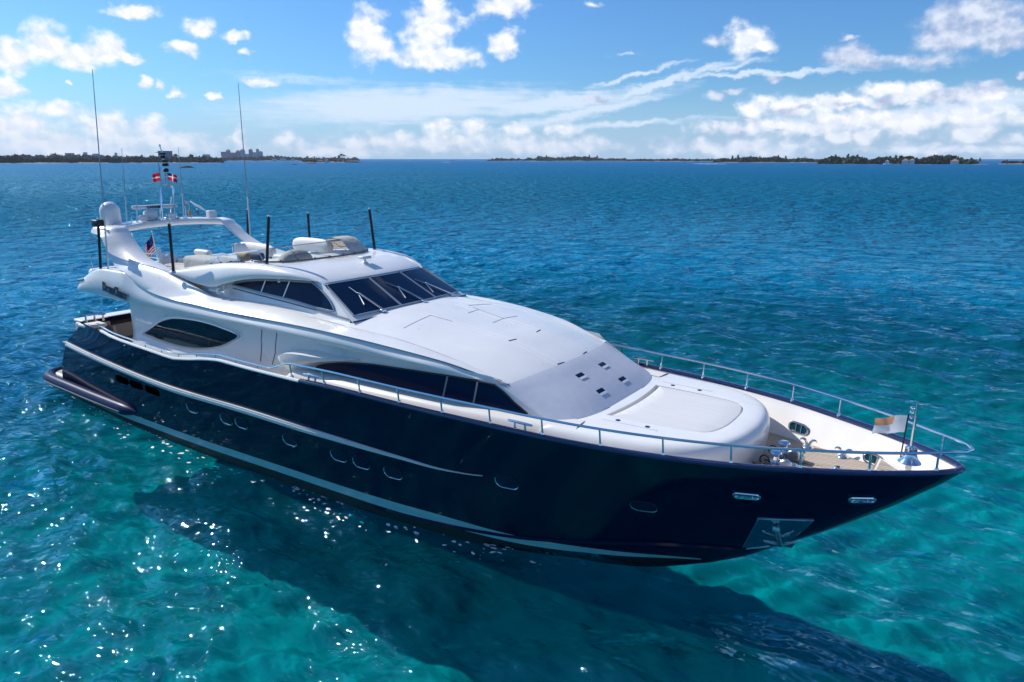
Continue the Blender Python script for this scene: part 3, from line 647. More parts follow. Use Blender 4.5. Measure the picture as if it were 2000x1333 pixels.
# ---------------------------------------------------------------- the yacht
Y = empty('motor_yacht', (15, 0, 0), 'long white motor yacht with navy blue hull filling the picture', 'motor yacht')
def lerp(a, b, t): return a + (b-a)*t
def frange(a, b, n): return [a + (b-a)*i/(n-1) for i in range(n)]
def curve3(pts, n):
    d = [0]
    for a, b in zip(pts, pts[1:]): d.append(d[-1] + max(math.dist(a, b), 1e-4))
    fs = [pchip(d, [p[k] for p in pts]) for k in range(3)]
    return [Vector((fs[0](t), fs[1](t), fs[2](t))) for t in frange(0, d[-1], n)]
z_low = tbl((2,-.7),(20,-.7),(23,-.5),(24.8,-.22),(25.5,-.07),(25.84,0),(25.85,0.01))
def zbase(x): return stem_z(x) if x > 25.84 else z_low(x)
XS = frange(2, 20, 46) + frange(20.3, 25.7, 28) + frange(25.86, 29.6, 34) + [29.7, 29.8, 29.87, 29.93, 29.97, 30.005]
def hull_pt(x, z, off=0., side=-1): return Vector((hull_x(x, z), side*(hull_y(x, z) + off), z))
def hull_side(side):
    rows = []
    for x in XS:
        z0 = zbase(x); zs = sheer_z(x)
        rows.append([hull_pt(x, lerp(z0, zs, (k/30)**.9), 0, side) for k in range(31)])
    return rows
mb = MB(); rs = hull_side(-1); rp = hull_side(1); mb.grid(rs); mb.grid(rp)
mb.grid([[a, b] for a, b in zip(rs[0], rp[0])])
hull = mb.build('hull', M['navy'], Y, angle=50)
# cap rail: navy forward, pale aft
def sheer_path(x0, x1, n, ins, dz):
    st = [Vector((hull_x(x, sheer_z(x)), -max(sheer_b(x)-ins, 0), sheer_z(x)+dz)) for x in frange(x0, x1, n)]
    return st
a = sheer_path(16.6, 29.4, 60, .05, .0) + sheer_path(29.5, 30.0, 9, .05, 0)
tip = [Vector((29.965, 0, 3.23))]
mb = MB(); mb.tube([p for p in a if p.y < -.04] + tip + [Vector((p.x, -p.y, p.z)) for p in a[::-1] if p.y < -.04], .068, 10, flat=.8); mb.build('cap_rail', M['navycap'], hull)
for sd_ in (-1, 1):
    mb = MB(); mb.tube([Vector((p.x, p.y*-sd_, p.z)) for p in sheer_path(5.1, 16.6, 60, .03, .0)], .055, 8, flat=.8); mb.build('cap_rail', M['gel'], hull)
    # boot stripe, bottom paint, rubbing strake
    xs = frange(2.2, 25.6, 90)
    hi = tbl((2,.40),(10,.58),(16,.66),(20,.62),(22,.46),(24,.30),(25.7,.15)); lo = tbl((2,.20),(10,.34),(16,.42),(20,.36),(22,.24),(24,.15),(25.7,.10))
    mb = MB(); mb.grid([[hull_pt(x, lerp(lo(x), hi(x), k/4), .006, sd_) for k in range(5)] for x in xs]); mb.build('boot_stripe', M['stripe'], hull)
    mb = MB(); mb.grid([[hull_pt(x, lerp(max(-.55, z_low(x)+.02), lo(x)-.004, k/6), .004, sd_) for k in range(7)] for x in xs]); mb.build('bottom_paint', M['bottom'], hull)
    zst = tbl((2,2.22),(7,2.12),(11,2.02),(14,2.05),(17,2.02),(19.5,1.93),(20.5,1.88),(21.2,1.90),(21.6,1.94),(22,2.0))
    for dz, r in ((.075, .026), (0, .036), (-.075, .026)):
        pass
    prof = ((.0, .11), (.055, .105), (.06, .07), (.03, .055), (.03, .045), (.072, .03), (.072, -.03), (.03, -.045), (.03, -.055), (.06, -.07), (.055, -.105), (0, -.11))
    xs2 = frange(2.1, 21.6, 90); tap = lambda x: min(1, max(.12, (21.75-x)/5.0))
    mb = MB(); mb.grid([[hull_pt(x, zst(x) + dz*tap(x)*.72, o*min(1, tap(x)+.3), sd_) for o, dz in prof] for x in xs2]); mb.build('rubbing_strake', M['gel'], hull, angle=25)
# ports, vents, fairleads, anchor pocket on both bows
def hull_frame(x, z, sd_):
    p = hull_pt(x, z, 0, sd_); tx = (hull_pt(x+.05, z, 0, sd_) - hull_pt(x-.05, z, 0, sd_)).normalized()
    tz = (hull_pt(x, z+.05, 0, sd_) - hull_pt(x, z-.05, 0, sd_)).normalized(); n = tx.cross(tz).normalized()
    if n.y*sd_ < 0: n = -n
    return p, tx, tz, n
def stadium(w, h, n=10):
    r = h/2; o = []
    for k in range(n+1): a = -math.pi/2 + math.pi*k/n; o.append((w/2-r+r*math.cos(a), r*math.sin(a)))
    for k in range(n+1): a = math.pi/2 + math.pi*k/n; o.append((-w/2+r+r*math.cos(a), r*math.sin(a)))
    return o
def on_frame(fr, pts, off): p, tx, tz, n = fr; return [p + tx*u + tz*v + n*off for u, v in pts]
ports = [(11.66,1.62),(13.24,1.6),(13.91,1.63),(15.84,1.58),(17.55,1.55),(18.27,1.53),(19.2,1.48),(22.15,1.9),(24.88,1.8)]
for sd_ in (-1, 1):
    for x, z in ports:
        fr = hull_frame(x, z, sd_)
        mb = MB(); mb.prism(on_frame(fr, stadium(.50, .28), .002), fr[3]*.008); g = mb.build('porthole', M['glass'], hull, smooth=False)
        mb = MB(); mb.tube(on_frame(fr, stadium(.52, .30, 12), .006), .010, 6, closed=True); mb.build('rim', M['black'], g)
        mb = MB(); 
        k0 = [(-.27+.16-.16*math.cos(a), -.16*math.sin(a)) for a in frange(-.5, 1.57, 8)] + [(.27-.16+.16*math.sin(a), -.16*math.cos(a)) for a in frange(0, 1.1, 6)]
        mb.tube(on_frame(fr, [(u*-sd_, v) for u, v in k0] if sd_ == 1 else k0, .012), .011, 6); mb.build('rim_highlight', M['steel'], g)  # rim's lower glint painted as a steel arc, the rim itself darkened
    for x0, x1 in ((7.07, 7.95), (8.12, 8.97), (9.12, 9.99)):
        fr = hull_frame((x0+x1)/2, 1.72, sd_); mb = MB(); mb.prism(on_frame(fr, stadium(x1-x0-.06, .24, 5), .002), fr[3]*.012); mb.build('engine_vent', M['blackvent'], hull, smooth=False)
    for x, z in ((26.8, 2.5), (28.58, 2.59)):
        fr = hull_frame(x, z, sd_); mb = MB(); mb.prism(on_frame(fr, stadium(.44, .12), .002), fr[3]*.01); g = mb.build('fairlead', M['pocket'], hull, smooth=False)
        mb = MB(); mb.tube(on_frame(fr, stadium(.46, .14, 12), .02), .022, 6, closed=True)
        for u in (-.08, .09): mb.tube(on_frame(fr, [(u, -.06), (u, .06)], .015), .018, 6)
        mb.build('rim', M['steel'], g)
    # anchor pocket
    co = ((26.48,.74),(27.30,1.02),(27.82,1.93),(26.93,1.87)); rows = []
    for i in range(9):
        u = i/8; rows.append([])
        for k in range(9):
            v = k/8; xx = lerp(lerp(co[0][0], co[1][0], u), lerp(co[3][0], co[2][0], u), v); zz = lerp(lerp(co[0][1], co[1][1], u), lerp(co[3][1], co[2][1], u), v)
            rows[-1].append(hull_pt(xx, zz, .012 - .05*math.sin(math.pi*u)*math.sin(math.pi*v)*0, sd_))
    mb = MB(); mb.grid(rows); pk = mb.build('anchor_pocket', M['pocket'], hull)
    mb = MB(); mb.tube(rows[0] + [r[-1] for r in rows[1:]] + rows[-1][-2::-1] + [r[0] for r in rows[-2:0:-1]], .018, 6, closed=True); mb.build('rim', M['steel'], pk)
for sd_, lb in ((-1, 'polished steel anchor stowed in the starboard bow pocket'), (1, 'polished steel anchor stowed in the port bow pocket out of sight')):
    if sd_ == 1: continue
    fr = hull_frame(27.2, 1.45, sd_); p, tx, tz, n = fr
    an = empty('anchor', tuple(p + n*.05), lb, 'anchor')
    mb = MB(); mb.tube([p + n*.07 + tz*.33, p + n*.09 - tz*.38], [.035, .05], 8); mb.box(p + n*.08 + tz*.34, (.13, .1, .09), bev=.02); mb.build('shank', M['steelrough'], an)
    mb = MB()
    for s2 in (-1, 1): mb.prism([p + n*.06 - tz*.40, p + n*.06 - tz*.30 + tx*s2*.10, p + n*.10 - tz*.14 + tx*s2*.30, p + n*.08 - tz*.42 + tx*s2*.2], n*.04)
    mb.build('flukes', M['steelrough'], an, smooth=False)
# spray rail near the waterline
for sd_ in (-1, 1):
    zc = tbl((18,.30),(22,.40),(25,.62),(26.4,.72),(27.3,1.0))
    mb = MB(); mb.grid([[hull_pt(x, zc(x)+.05, .003, sd_), hull_pt(x, zc(x), .07*min(1, (x-18)/2, (27.3-x)/1.2)+.004, sd_), hull_pt(x, zc(x)-.05, .003, sd_)] for x in frange(18.05, 27.2, 50)]); mb.build('spray_rail', M['navy'], hull, angle=20)

# bulwark lining, decks
def lining_y(x, z):
    b = sheer_b(x); zs = sheer_z(x); f = max(0, min(1, (zs+.03-z)/(zs+.05-zdeck(x))))
    return max(min(b - (.07 + .36*f**1.5)*min(1, b/.6+.25), hull_y(x, min(z, zs-.001)) - .07), .012)
zdeck = tbl((4,2.3),(8,2.3),(20,2.42),(26.2,2.5),(28.4,2.62),(30,2.72))
for sd_ in (-1, 1):
    rows = []
    for x in frange(21.5, 29.9, 60):
        b = sheer_b(x); zs = sheer_z(x); zd = zdeck(x); rows.append([])
        for k in range(9):
            f = k/8; ins = .07 + .36*f**1.5 + (.05 if k == 0 else 0)*0
            rows[-1].append(Vector((x, sd_*lining_y(x, max(lerp(zs+.03, zd-.02, f), zbase(x)+.12)), max(lerp(zs+.03, zd-.02, f), zbase(x)+.12))))
    mb = MB(); mb.grid(rows); mb.build('bulwark_lining', M['gelwarm'], Y)
    rows = [[Vector((hull_x(x, sheer_z(x)), sd_*(sheer_b(x)-.04), sheer_z(x))), Vector((hull_x(x, sheer_z(x)), sd_*(sheer_b(x)-.10), sheer_z(x)-.02)), Vector((hull_x(x, sheer_z(x)), sd_*(hull_y(x, 2.25)-.10), 2.25))] for x in frange(4.6, 21.5, 60)]
    mb = MB(); mb.grid(rows); mb.build('bulwark_lining', M['gelwarm'], Y)
    rows = [[Vector((x, sd_*(hull_y(x, zdeck(x))-.08), zdeck(x))), Vector((x, sd_*1.9, zdeck(x)))] for x in frange(7.5, 22, 30)]
    mb = MB(); mb.grid(rows); mb.build('side_deck', M['nonskid'], Y)
rows = [[Vector((x, lerp(-1, 1, k/8)*(lining_y(x, zdeck(x)) + .02), zdeck(x) + .02*(1-(2*k/8-1)**2))) for k in range(9)] for x in frange(22, 28.75, 20)]
mb = MB(); mb.grid(rows); fd = mb.build('foredeck', M['teak'], Y)
# margin boards in the teak
mb = MB()
for pl in ([(27.25, -.75), (28.35, -.40), (28.35, -.28), (27.25, -.62)], [(28.25, -.38), (28.40, -.38), (28.40, .1), (28.25, .1)]):
    mb.prism([Vector((x, y, zdeck(x)+.006 + .02)) for x, y in pl], (0, 0, .008))
mb.build('margin_board', M['teakdark'], fd, smooth=False)
# raised step at the stem
zt = 2.86
out = [(28.62, .66), (28.62, -.66), (29.25, -.36), (29.6, -.12), (29.6, .12), (29.25, .36)]
mb = MB(); mb.grid([[Vector((x, math.copysign(min(abs(y), max(.005, hull_y(x, max(2.55, zbase(x)+.1))-.05)), y), max(2.55, zbase(x)+.1))) for x, y in out], [Vector((x, y, zt)) for x, y in out]], cv=True); mb.cap([Vector((x, y, zt)) for x, y in out]); st_ = mb.build('bow_step', M['gelwarm'], Y, smooth=False)
mb = MB(); mb.prism([Vector((x, y, zt+.002)) for x, y in ((28.66, .58), (28.66, -.6), (29.0, -.45), (29.1, -.38), (29.1, .05), (29.0, .2), (28.9, .3), (28.8, .42))], (0, 0, .012)); mb.build('step_planking', M['teak'], st_, smooth=False)
mb = MB(); mb.box((28.60, 0, 2.74), (.03, 1.3, .22)); mb.build('step_riser', M['teakdark'], st_, smooth=False)

# stern: cockpit, transom, bathing platform and tubes
mb = MB(); mb.grid([[(x, -3.0, 2.28), (x, 3.0, 2.28)] for x in (3.4, 8.6)]); mb.build('cockpit_sole', M['teak'], Y)
mb = MB(); mb.box((4.25, 0, 2.62), (.35, 5.6, .85), bev=.08); tr_ = mb.build('transom_bulwark', M['beige'], Y)
mb = MB(); mb.box((4.22, 0, 3.08), (.62, 5.5, .09), bev=.04); mb.build('transom_cap', M['gel'], tr_)
mb = MB(); mb.box((5.25, -2.75, 3.08), (.75, .62, .12), bev=.05); mb.build('mooring_locker', M['vinyl'], Y)
mb = MB(); mb.box((4.75, -2.2, 2.75), (.12, .5, .8), bev=.03); mb.box((5.0, -2.05, 2.6), (.5, .1, .6), bev=.03); mb.build('stair_panel', M['beige'], Y)
mb = MB(); mb.box((7.6, 0, 3.2), (.12, 4.2, 1.9)); mb.build('saloon_door', M['glass'], Y)
mb = MB(); mb.box((2.05, 0, .62), (2.1, 5.3, .22), bev=.1); pf = mb.build('bathing_platform', M['gel'], Y)
mb = MB(); mb.box((2.0, 0, .735), (1.8, 5.0, .02)); mb.build('platform_teak', M['teak'], pf, smooth=False)
for sd_ in (-1, 1):
    mb = MB(); mb.tube(curve3([(1.05, sd_*2.2, .64), (1.35, sd_*2.75, .65), (2.0, sd_*2.98, .67), (4, sd_*3.08, .68), (6, sd_*3.14, .68), (7.4, sd_*3.16, .68), (8.15, sd_*3.1, .68)], 40), [.2]*36 + [.19, .16, .11, .03], 12); tb = mb.build('stern_tube', M['navysoft'], Y)
    mb = MB(); mb.tube(curve3([(1.4, sd_*2.95, .63), (2.0, sd_*3.18, .64), (4, sd_*3.28, .65), (6, sd_*3.34, .65), (7.5, sd_*3.35, .65)], 30), .028, 6); mb.build('tube_strip', M['trim'], tb)
mb = MB()
for k in range(3): mb.tube([(5.3+.05*k, -2.95+.25*k, 3.2), (5.3+.05*k, -2.95+.25*k, 3.42)], .035, 8)
mb.tube([(5.15, -3.0, 3.42), (5.5, -2.4, 3.43)], .03, 8); mb.build('stern_bollard', M['steel'], Y)

# saloon and lower deckhouse sides
yw = tbl((7,2.62),(15,2.6),(18,2.52),(21,2.4),(22.0,2.33),(22.95,2.30))
brow_lo = [(4.75,-2.88,4.24),(6.5,-2.88,4.19),(8.38,-2.88,4.17),(10.1,-2.88,4.18),(12.2,-2.88,4.18),(13.9,-2.88,4.22),(15.2,-2.88,4.2),(17.95,-2.82,4.1),(19.7,-2.72,4.06),(20.5,-2.57,3.95),(21.3,-2.38,3.88),(22.0,-2.22,3.84)]
lo_y = tbl(*[(p[0], p[1]) for p in brow_lo]); lo_z = tbl(*[(p[0], p[2]) for p in brow_lo])
top_w = lambda x: lo_z(x)+.16 if x < 21.6 else lerp(lo_z(21.6)+.1, 3.26, min(1, (x-21.6)/1.35))
def wall_y(x, z):
    fl = .24*max(0, min(1, (3.30-z)/.5))**1.6*max(0, min(1, (15-x)/3))*max(0, min(1, (x-7.0)/1.2)) if x < 15 else 0
    return yw(x) + fl
def wall_pt(x, z, off, sd_): return Vector((x, sd_*(wall_y(x, z)+off), z))
oval = [(8.31,3.21),(8.81,3.48),(9.33,3.72),(9.98,3.89),(10.6,3.955),(11.38,3.98),(12.0,3.96),(12.5,3.915),(13.05,3.845),(13.2,3.80),(13.15,3.74),(12.88,3.6),(12.27,3.35),(11.58,3.19),(10.9,3.11),(10.3,3.085),(9.42,3.10),(8.7,3.15),(8.4,3.17)]
low = [(16.17,3.30),(16.25,3.41),(16.5,3.51),(16.81,3.585),(17.38,3.69),(18.21,3.78),(19.07,3.82),(19.87,3.85),(20.42,3.87),(21.18,3.88),(21.60,3.87),(21.85,3.75),(22.18,3.52),(22.44,3.37),(22.40,3.32),(21.7,3.29),(21.1,3.29),(20.17,3.29),(18.87,3.30),(17.54,3.30),(16.39,3.285)]
def outline(pts, n): return [p for p in curve3([(x, 0, z) for x, z in pts + pts[:1]], n)][:-1]
for sd_ in (-1, 1):
    rows = [[Vector((7.32, sd_*.9, z)) for z in frange(2.25, 4.3, 16)], [Vector((7.30, sd_*2.2, z)) for z in frange(2.25, 4.3, 16)], [Vector((7.33, sd_*2.42, z)) for z in frange(2.25, 4.3, 16)], [Vector((7.45, sd_*2.55, z)) for z in frange(2.25, 4.3, 16)]]
    for x in frange(7.65, 22.95, 90): rows.append([wall_pt(x, lerp(2.3, top_w(x), k/15), 0, sd_) for k in range(16)])
    mb = MB(); mb.grid(rows); wall = mb.build('deckhouse_side', M['gel'], Y)
    for nm, pl, mt, wd in (('saloon_window', oval, 'glassside', .05), ('cabin_window', low, 'glass', .03)):
        o_ = outline(pl, 70); cx = sum(p.x for p in o_)/len(o_); cz = sum(p.z for p in o_)/len(o_); mb = MB(); rows = []
        for f in (1, .75, .5, .25, .02): rows.append([wall_pt(cx+(p.x-cx)*f, cz+(p.z-cz)*f, .014, sd_) for p in o_])
        mb.grid(rows, cv=True); mb.cap(rows[-1]); g = mb.build(nm, M[mt], Y)
        mb = MB(); mb.tube([wall_pt(p.x, p.z, .012, sd_) for p in o_], wd*.62, 6, closed=True); mb.build('window_frame', M['steelrough'] if nm == 'saloon_window' else M['seal'], g)
        if nm == 'cabin_window':
            for x0, z0, x1, z1 in ((20.42, 3.86, 20.27, 3.3), (21.21, 3.86, 21.09, 3.3)):
                mb = MB(); mb.tube([wall_pt(x0, z0, .022, sd_), wall_pt(x1, z1, .022, sd_)], .022, 6); mb.build('mullion', M['frame'], g)
        else:
            mb = MB()
            mb.tube([wall_pt(cx+(p.x-cx)*1.05, cz+(p.z-cz)*1.09, .01, sd_) for p in o_], .02, 6, closed=True); mb.build('moulding', M['gel'], g)
    # pantograph door joints
    mb = MB()
    for pl in ([(14.21, 4.1), (14.13, 3.75), (14.16, 3.72), (14.04, 3.2)], [(14.82, 4.1), (14.69, 3.6), (14.70, 3.56), (14.53, 3.2)]): mb.tube([wall_pt(x, z, .002, sd_) for x, z in pl], .011, 5)
    mb.build('door_joint', M['seal'], wall)
    # hood over the forward cabin windows
    up = curve3([(14.82, -2.60, 3.42), (15.12, -2.61, 3.60), (15.45, -2.61, 3.73), (15.85, -2.60, 3.79), (16.25, -2.59, 3.81), (16.8, -2.57, 3.81), (17.75, -2.54, 3.84)], 24)
    mi = curve3([(14.84, -2.61, 3.41), (15.25, -2.88, 3.42), (15.9, -2.93, 3.50), (16.4, -2.90, 3.62), (16.9, -2.80, 3.71), (17.35, -2.68, 3.77), (17.78, -2.55, 3.83)], 24)
    lw = curve3([(14.86, -2.60, 3.38), (15.3, -2.70, 3.20), (15.9, -2.64, 3.28), (16.2, -2.61, 3.44), (16.7, -2.58, 3.60), (17.15, -2.56, 3.68), (17.8, -2.53, 3.79)], 24)
    mb = MB(); mb.grid([[a, Vector((a.x, b.y - .02, max(a.z - .025, b.z + .02))), lerp(Vector((a.x, b.y, a.z)), b, .55) + Vector((0, -.02, 0)), b, lerp(b, c, .5), c] for a, b, c in zip(up, mi, lw)])
    if sd_ == 1: mb.v = [(x, -y, z) for x, y, z in mb.v]
    mb.build('window_hood', M['gel'], Y, angle=60)

# ledge beside the windows and the fore trunk with its sun pad
for sd_ in (-1, 1):
    pl = curve3([(14.75, -2.62, 0), (14.95, -2.84, 0), (15.4, -2.98, 0), (16.7, -2.98, 0), (19, -2.92, 0), (21, -2.78, 0), (22.8, -2.56, 0), (23.6, -2.46, 0)], 60)
    rows = []
    for i, p in enumerate(pl):
        t_ = (pl[min(i+1, 59)] - pl[max(i-1, 0)]).normalized(); nin = Vector((-t_.y, t_.x, 0)); q = p
        up_ = min(1, .30 + (p.x-14.75)/1.3)
        rows.append([Vector((0, 0, lerp(2.4, z, up_ if z > 2.7 else 1))) + q + nin*o for o, z in ((0, 2.35), (0, 2.95), (.02, 3.10), (.07, 3.22), (.15, 3.29), (.25, 3.315), (.36, 3.32), (.62, 3.31))])
    mb = MB(); mb.grid(rows)
    if sd_ == 1: mb.v = [(x, -y, z) for x, y, z in mb.v]
    mb.build('window_ledge', M['gelwarm'], Y, angle=60)
half_o = curve3([(22.9, -2.56, 0), (23.6, -2.46, 0), (24.3, -2.36, 0), (25, -2.22, 0), (25.55, -2.02, 0), (26.0, -1.7, 0), (26.32, -1.2, 0), (26.48, -.6, 0), (26.53, 0, 0)], 30)
half_p = curve3([(23.70, -1.24, 0), (24.2, -1.235, 0), (24.7, -1.21, 0), (25.2, -1.16, 0), (25.62, -1.10, 0), (25.80, -1.0, 0), (25.93, -.7, 0), (25.99, -.35, 0), (26.0, 0, 0)], 30)
def keep_in(p):
    lim = hull_y(p.x, min(p.z, 3.15)) - .09
    return Vector((p.x, max(-lim, min(lim, p.y)), p.z))
mirr = lambda h: h + [Vector((p.x, -p.y, p.z)) for p in h[-2::-1]]
oo = mirr(half_o); pp_ = mirr(half_p)
oo += [Vector((22.9, 2.56-5.12*k/16, 0)) for k in range(1, 16)]; pp_ += [Vector((23.70 + .10*(1-(2*k/16-1)**2), 1.24-2.48*k/16, 0)) for k in range(1, 16)]
rows = []
for o, z in ((.0, 2.3), (-.0, 2.60), (-.03, 2.8), (-.045, 2.94), (-.045, 3.06), (-.02, 3.15), (.025, 3.215), (.085, 3.262), (.16, 3.284), (.27, 3.292)):
    rows.append([keep_in(a + (b-a).normalized()*o + Vector((0, 0, z))) for a, b in zip(oo, pp_)])
rows.append([lerp(b, a, .12) + Vector((0, 0, 3.30)) for a, b in zip(oo, pp_)])
rows.append([b + Vector((0, 0, 3.295)) for b in pp_]); rows.append([b + Vector((0, 0, 3.15)) for b in pp_])
mb = MB(); mb.grid(rows, cv=True); mb.cap(rows[-1]); trunk = mb.build('fore_trunk', M['gel'], Y, angle=50)
cen = Vector((24.85, 0, 0)); rows = []
for f, z in ((.988, 3.152), (.988, 3.27), (.98, 3.288), (.96, 3.294), (.6, 3.30), (.3, 3.304), (.02, 3.305)):
    rows.append([Vector((max((cen + (p-cen)*f).x, 23.70 + .10*(1-(p.y/1.24)**2) + .10 + (1-f)*.6), p.y*f, z)) for p in pp_])
mb = MB(); mb.grid(rows, cv=True); mb.cap(rows[-1]); pad = mb.build('sun_pad', mat('sun_pad_fabric', (.66, .655, .65), .75, bump=(14, .25, .012), var=(1.2, .06, (.3, 6, 1))), Y, angle=50)
mb = MB()
for y in (-.8, -.4, 0, .4, .8): mb.tube([(23.95, y, 3.298), (25.7, y*.97, 3.294)], .006, 4)
mb.build('pad_seams', M['vinyl'], pad)
for x, y in ((24.05, -1.42), (24.70, -1.42), (24.05, 1.42), (24.7, 1.42)):
    mb = MB(); mb.lathe([(.05, 0), (.05, .012), (.035, .014)], (x, y, 3.294), 14); mb.build('cup_holder', M['black'], trunk)
for sd_ in (-1, 1):
    mb = MB()
    for pl in ([(23.75, 1.95), (23.75, 1.55), (24.95, 1.5), (25.0, 1.75)],): mb.tube([(x, sd_*y, 3.294 - .03*max(0, y-1.6)/.35) for x, y in pl], .008, 4)
    mb.tube([(23.45, sd_*2.3, 3.22), (23.5, sd_*1.9, 3.285), (23.55, sd_*.8, 3.297)], .008, 4); mb.build('hatch_joint', M['trim'], trunk)
mb = MB(); mb.lathe([(.11, 0), (.11, .03), (.08, .05)], (26.15, -1.52, 2.72), 16, axis='y'); mb.build('courtesy_light', M['glass'], trunk)
# maker's roundel beside it
def roundel(c, xd, zd, r, parent, m_='trim'):
    mb = MB(); X = Vector(xd).normalized(); Z = Vector(zd).normalized(); c = Vector(c)
    mb.tube([c + X*r*.62*math.cos(a) + Z*r*math.sin(a) for a in frange(.7, 5.6, 18)], r*.11, 5)
    mb.tube([c + X*r*.28 + Z*r*.5*math.cos(a) + X*r*.32*math.sin(a) for a in frange(0, 5.2, 18)], r*.10, 5)
    return mb.build('roundel', M[m_], parent)
roundel((26.36, -1.30, 2.74), (.5, .86, 0), (0, 0, 1), .10, trunk)

# coachroof with grey mesh cover over its front windows
CR = [(16.4,4.90,15.9,2.33,4.62),(17.1,4.80,16.6,2.34,4.54),(17.6,4.765,17.2,2.33,4.525),(18.6,4.655,18.5,2.31,4.47),(19.6,4.52,19.5,2.26,4.355),(20.8,4.36,20.6,2.20,4.16),(21.6,4.17,21.4,2.17,3.98),(22.2,3.985,21.85,2.15,3.855),(22.65,3.775,22.15,2.18,3.70),(23.15,3.52,22.5,2.25,3.50),(23.56,3.27,22.98,2.32,3.255)]
cf = [pchip(range(len(CR)), [c[k] for c in CR]) for k in range(5)]
def coach(i, s):
    xc, zc, xe, ye, ze = (f(i) for f in cf); a = abs(s); px_ = 2.2 + .9*max(0, i-7)
    return Vector((lerp(xc, xe, a**px_), s*ye, lerp(zc, ze, a**2.6)))
SS = [math.sin(t*math.pi/2)*.35 + t*.65 for t in frange(-1, 1, 41)]
mb = MB(); mb.grid([[coach(i, s) for s in SS] for i in frange(0, 7.02, 50)]); croof = mb.build('coachroof', M['gel'], Y, angle=60)
mb = MB(); rows = [[coach(i, s) + Vector((.012, 0, .012)) for s in SS] for i in frange(7, 9.86, 30)]
rows.append([p + Vector((.035, 0, -.022)) for p in rows[-1]]); rows.append([p + Vector((.03, 0, -.03)) for p in rows[-1]]); rows.append([p - Vector((.10, 0, .0)) for p in rows[-1]])
mb.grid(rows)
for sd_ in (-1, 1):
    mb.grid([[coach(i, sd_) + Vector((.012, 0, .012)), lerp(coach(i, sd_), wall_pt(min(22.95, coach(i, 1).x), top_w(min(22.95, coach(i, 1).x))-.06, .006, sd_), .5) + Vector((0, sd_*.02, .01)), wall_pt(min(22.95, coach(i, 1).x), top_w(min(22.95, coach(i, 1).x))-.12, .008, sd_)] for i in frange(6.6, 10, 20)])
cover = mb.build('window_cover', M['mesh'], Y, angle=60)
# the cover's edge skirts and the shade under it, painted as a dark strip
mb = MB(); mb.grid([[coach(i, s) + Vector((-.05 + o, 0, dz)) for i, o, dz in ((9.8, .03, .0), (10, .0, -.05))] for s in SS]); mb.build('cover_shade', M['seal'], cover)
for i0, s0 in ((8.05, .24), (8.05, -.24), (9.10, .235), (9.10, -.235)):
    p0_ = coach(i0-.17, s0-.06); p1_ = coach(i0-.17, s0+.06); p2_ = coach(i0+.17, s0+.06); p3_ = coach(i0+.17, s0-.06); n = (p1_-p0_).cross(p2_-p0_).normalized(); n = n if n.z > 0 else -n
    mb = MB(); mb.prism([p + n*.018 for p in (p0_, p1_, lerp(p1_, p2_, .62), lerp(p0_, p3_, .62))], n*.006); v_ = mb.build('cover_opening', M['glass'], cover, smooth=False)
    mb = MB(); mb.prism([p + n*.02 for p in (lerp(p0_, p3_, .64), lerp(p1_, p2_, .64), p2_, p3_)], n*.012); mb.build('fold', M['gel'], v_, smooth=False)
mb = MB()
for i0 in (5.05, 6.95):
    for sd_ in (-1, 1): mb.tube([coach(i0 + .02, sd_*.20) + Vector((0, 0, .004)), coach(i0, sd_*.255) + Vector((0, 0, .004)), coach(i0-.02, sd_*.31) + Vector((0, 0, .004))], .011, 4)
mb.build('roof_slit', M['seal'], croof)
mb = MB()
for sd_ in (-1, 1):
    for s0 in (.34, .26): mb.tube([coach(i, sd_*(s0 + .02*math.sin(i))) + Vector((0, 0, -.001)) for i in frange(2.6, 6.9, 30)], .007, 4)
mb.build('roof_ribs', M['gel'], croof)
mb = MB()
for pl in ([(3.0, -.78), (2.85, -.3), (3.5, -.28)], [(3.0, .75), (2.85, .35), (4.1, .30), (4.15, .55)], [(3.3, .1), (3.25, .32)], [(4.15, .05), (4.1, .3)]):
    mb.tube([coach(lerp(a[0], b[0], f), lerp(a[1], b[1], f)) + Vector((0, 0, .002)) for a, b in zip(pl, pl[1:]) for f in frange(0, 1, 6)], .006, 4)
mb.build('hatch_joint', M['trim'], croof)

# long side fairings: lower band with the name, upper band sweeping up into the radar arch
groove = [(7.9,-2.82,5.09),(8.5,-2.86,4.84),(9.1,-2.88,4.68),(9.65,-2.88,4.575),(10.4,-2.88,4.53),(11.2,-2.88,4.51),(12.1,-2.88,4.49),(13.85,-2.88,4.46),(15.4,-2.88,4.485),(16.85,-2.88,4.48),(18.1,-2.85,4.43),(18.95,-2.78,4.37),(20.4,-2.58,4.21),(21.3,-2.36,4.01),(21.75,-2.24,3.91),(22.0,-2.2,3.87)]
wing_top = [(4.75,4.25),(4.82,4.42),(4.95,4.56),(5.3,4.74),(5.8,4.94),(6.1,5.03),(6.5,5.08),(7.2,5.08),(7.9,5.085)]
g_y = tbl(*[(p[0], p[1] + (.075 if p[0] > 8 and p[0] < 19 else .03)) for p in groove]); g_z = tbl(*[(p[0], p[2] - .022) for p in groove]); w_z = tbl(*wing_top)
kz = lambda x: w_z(x) if x < 7.9 else g_z(x)
ky = lambda x: -2.80 if x < 7.9 else g_y(x)
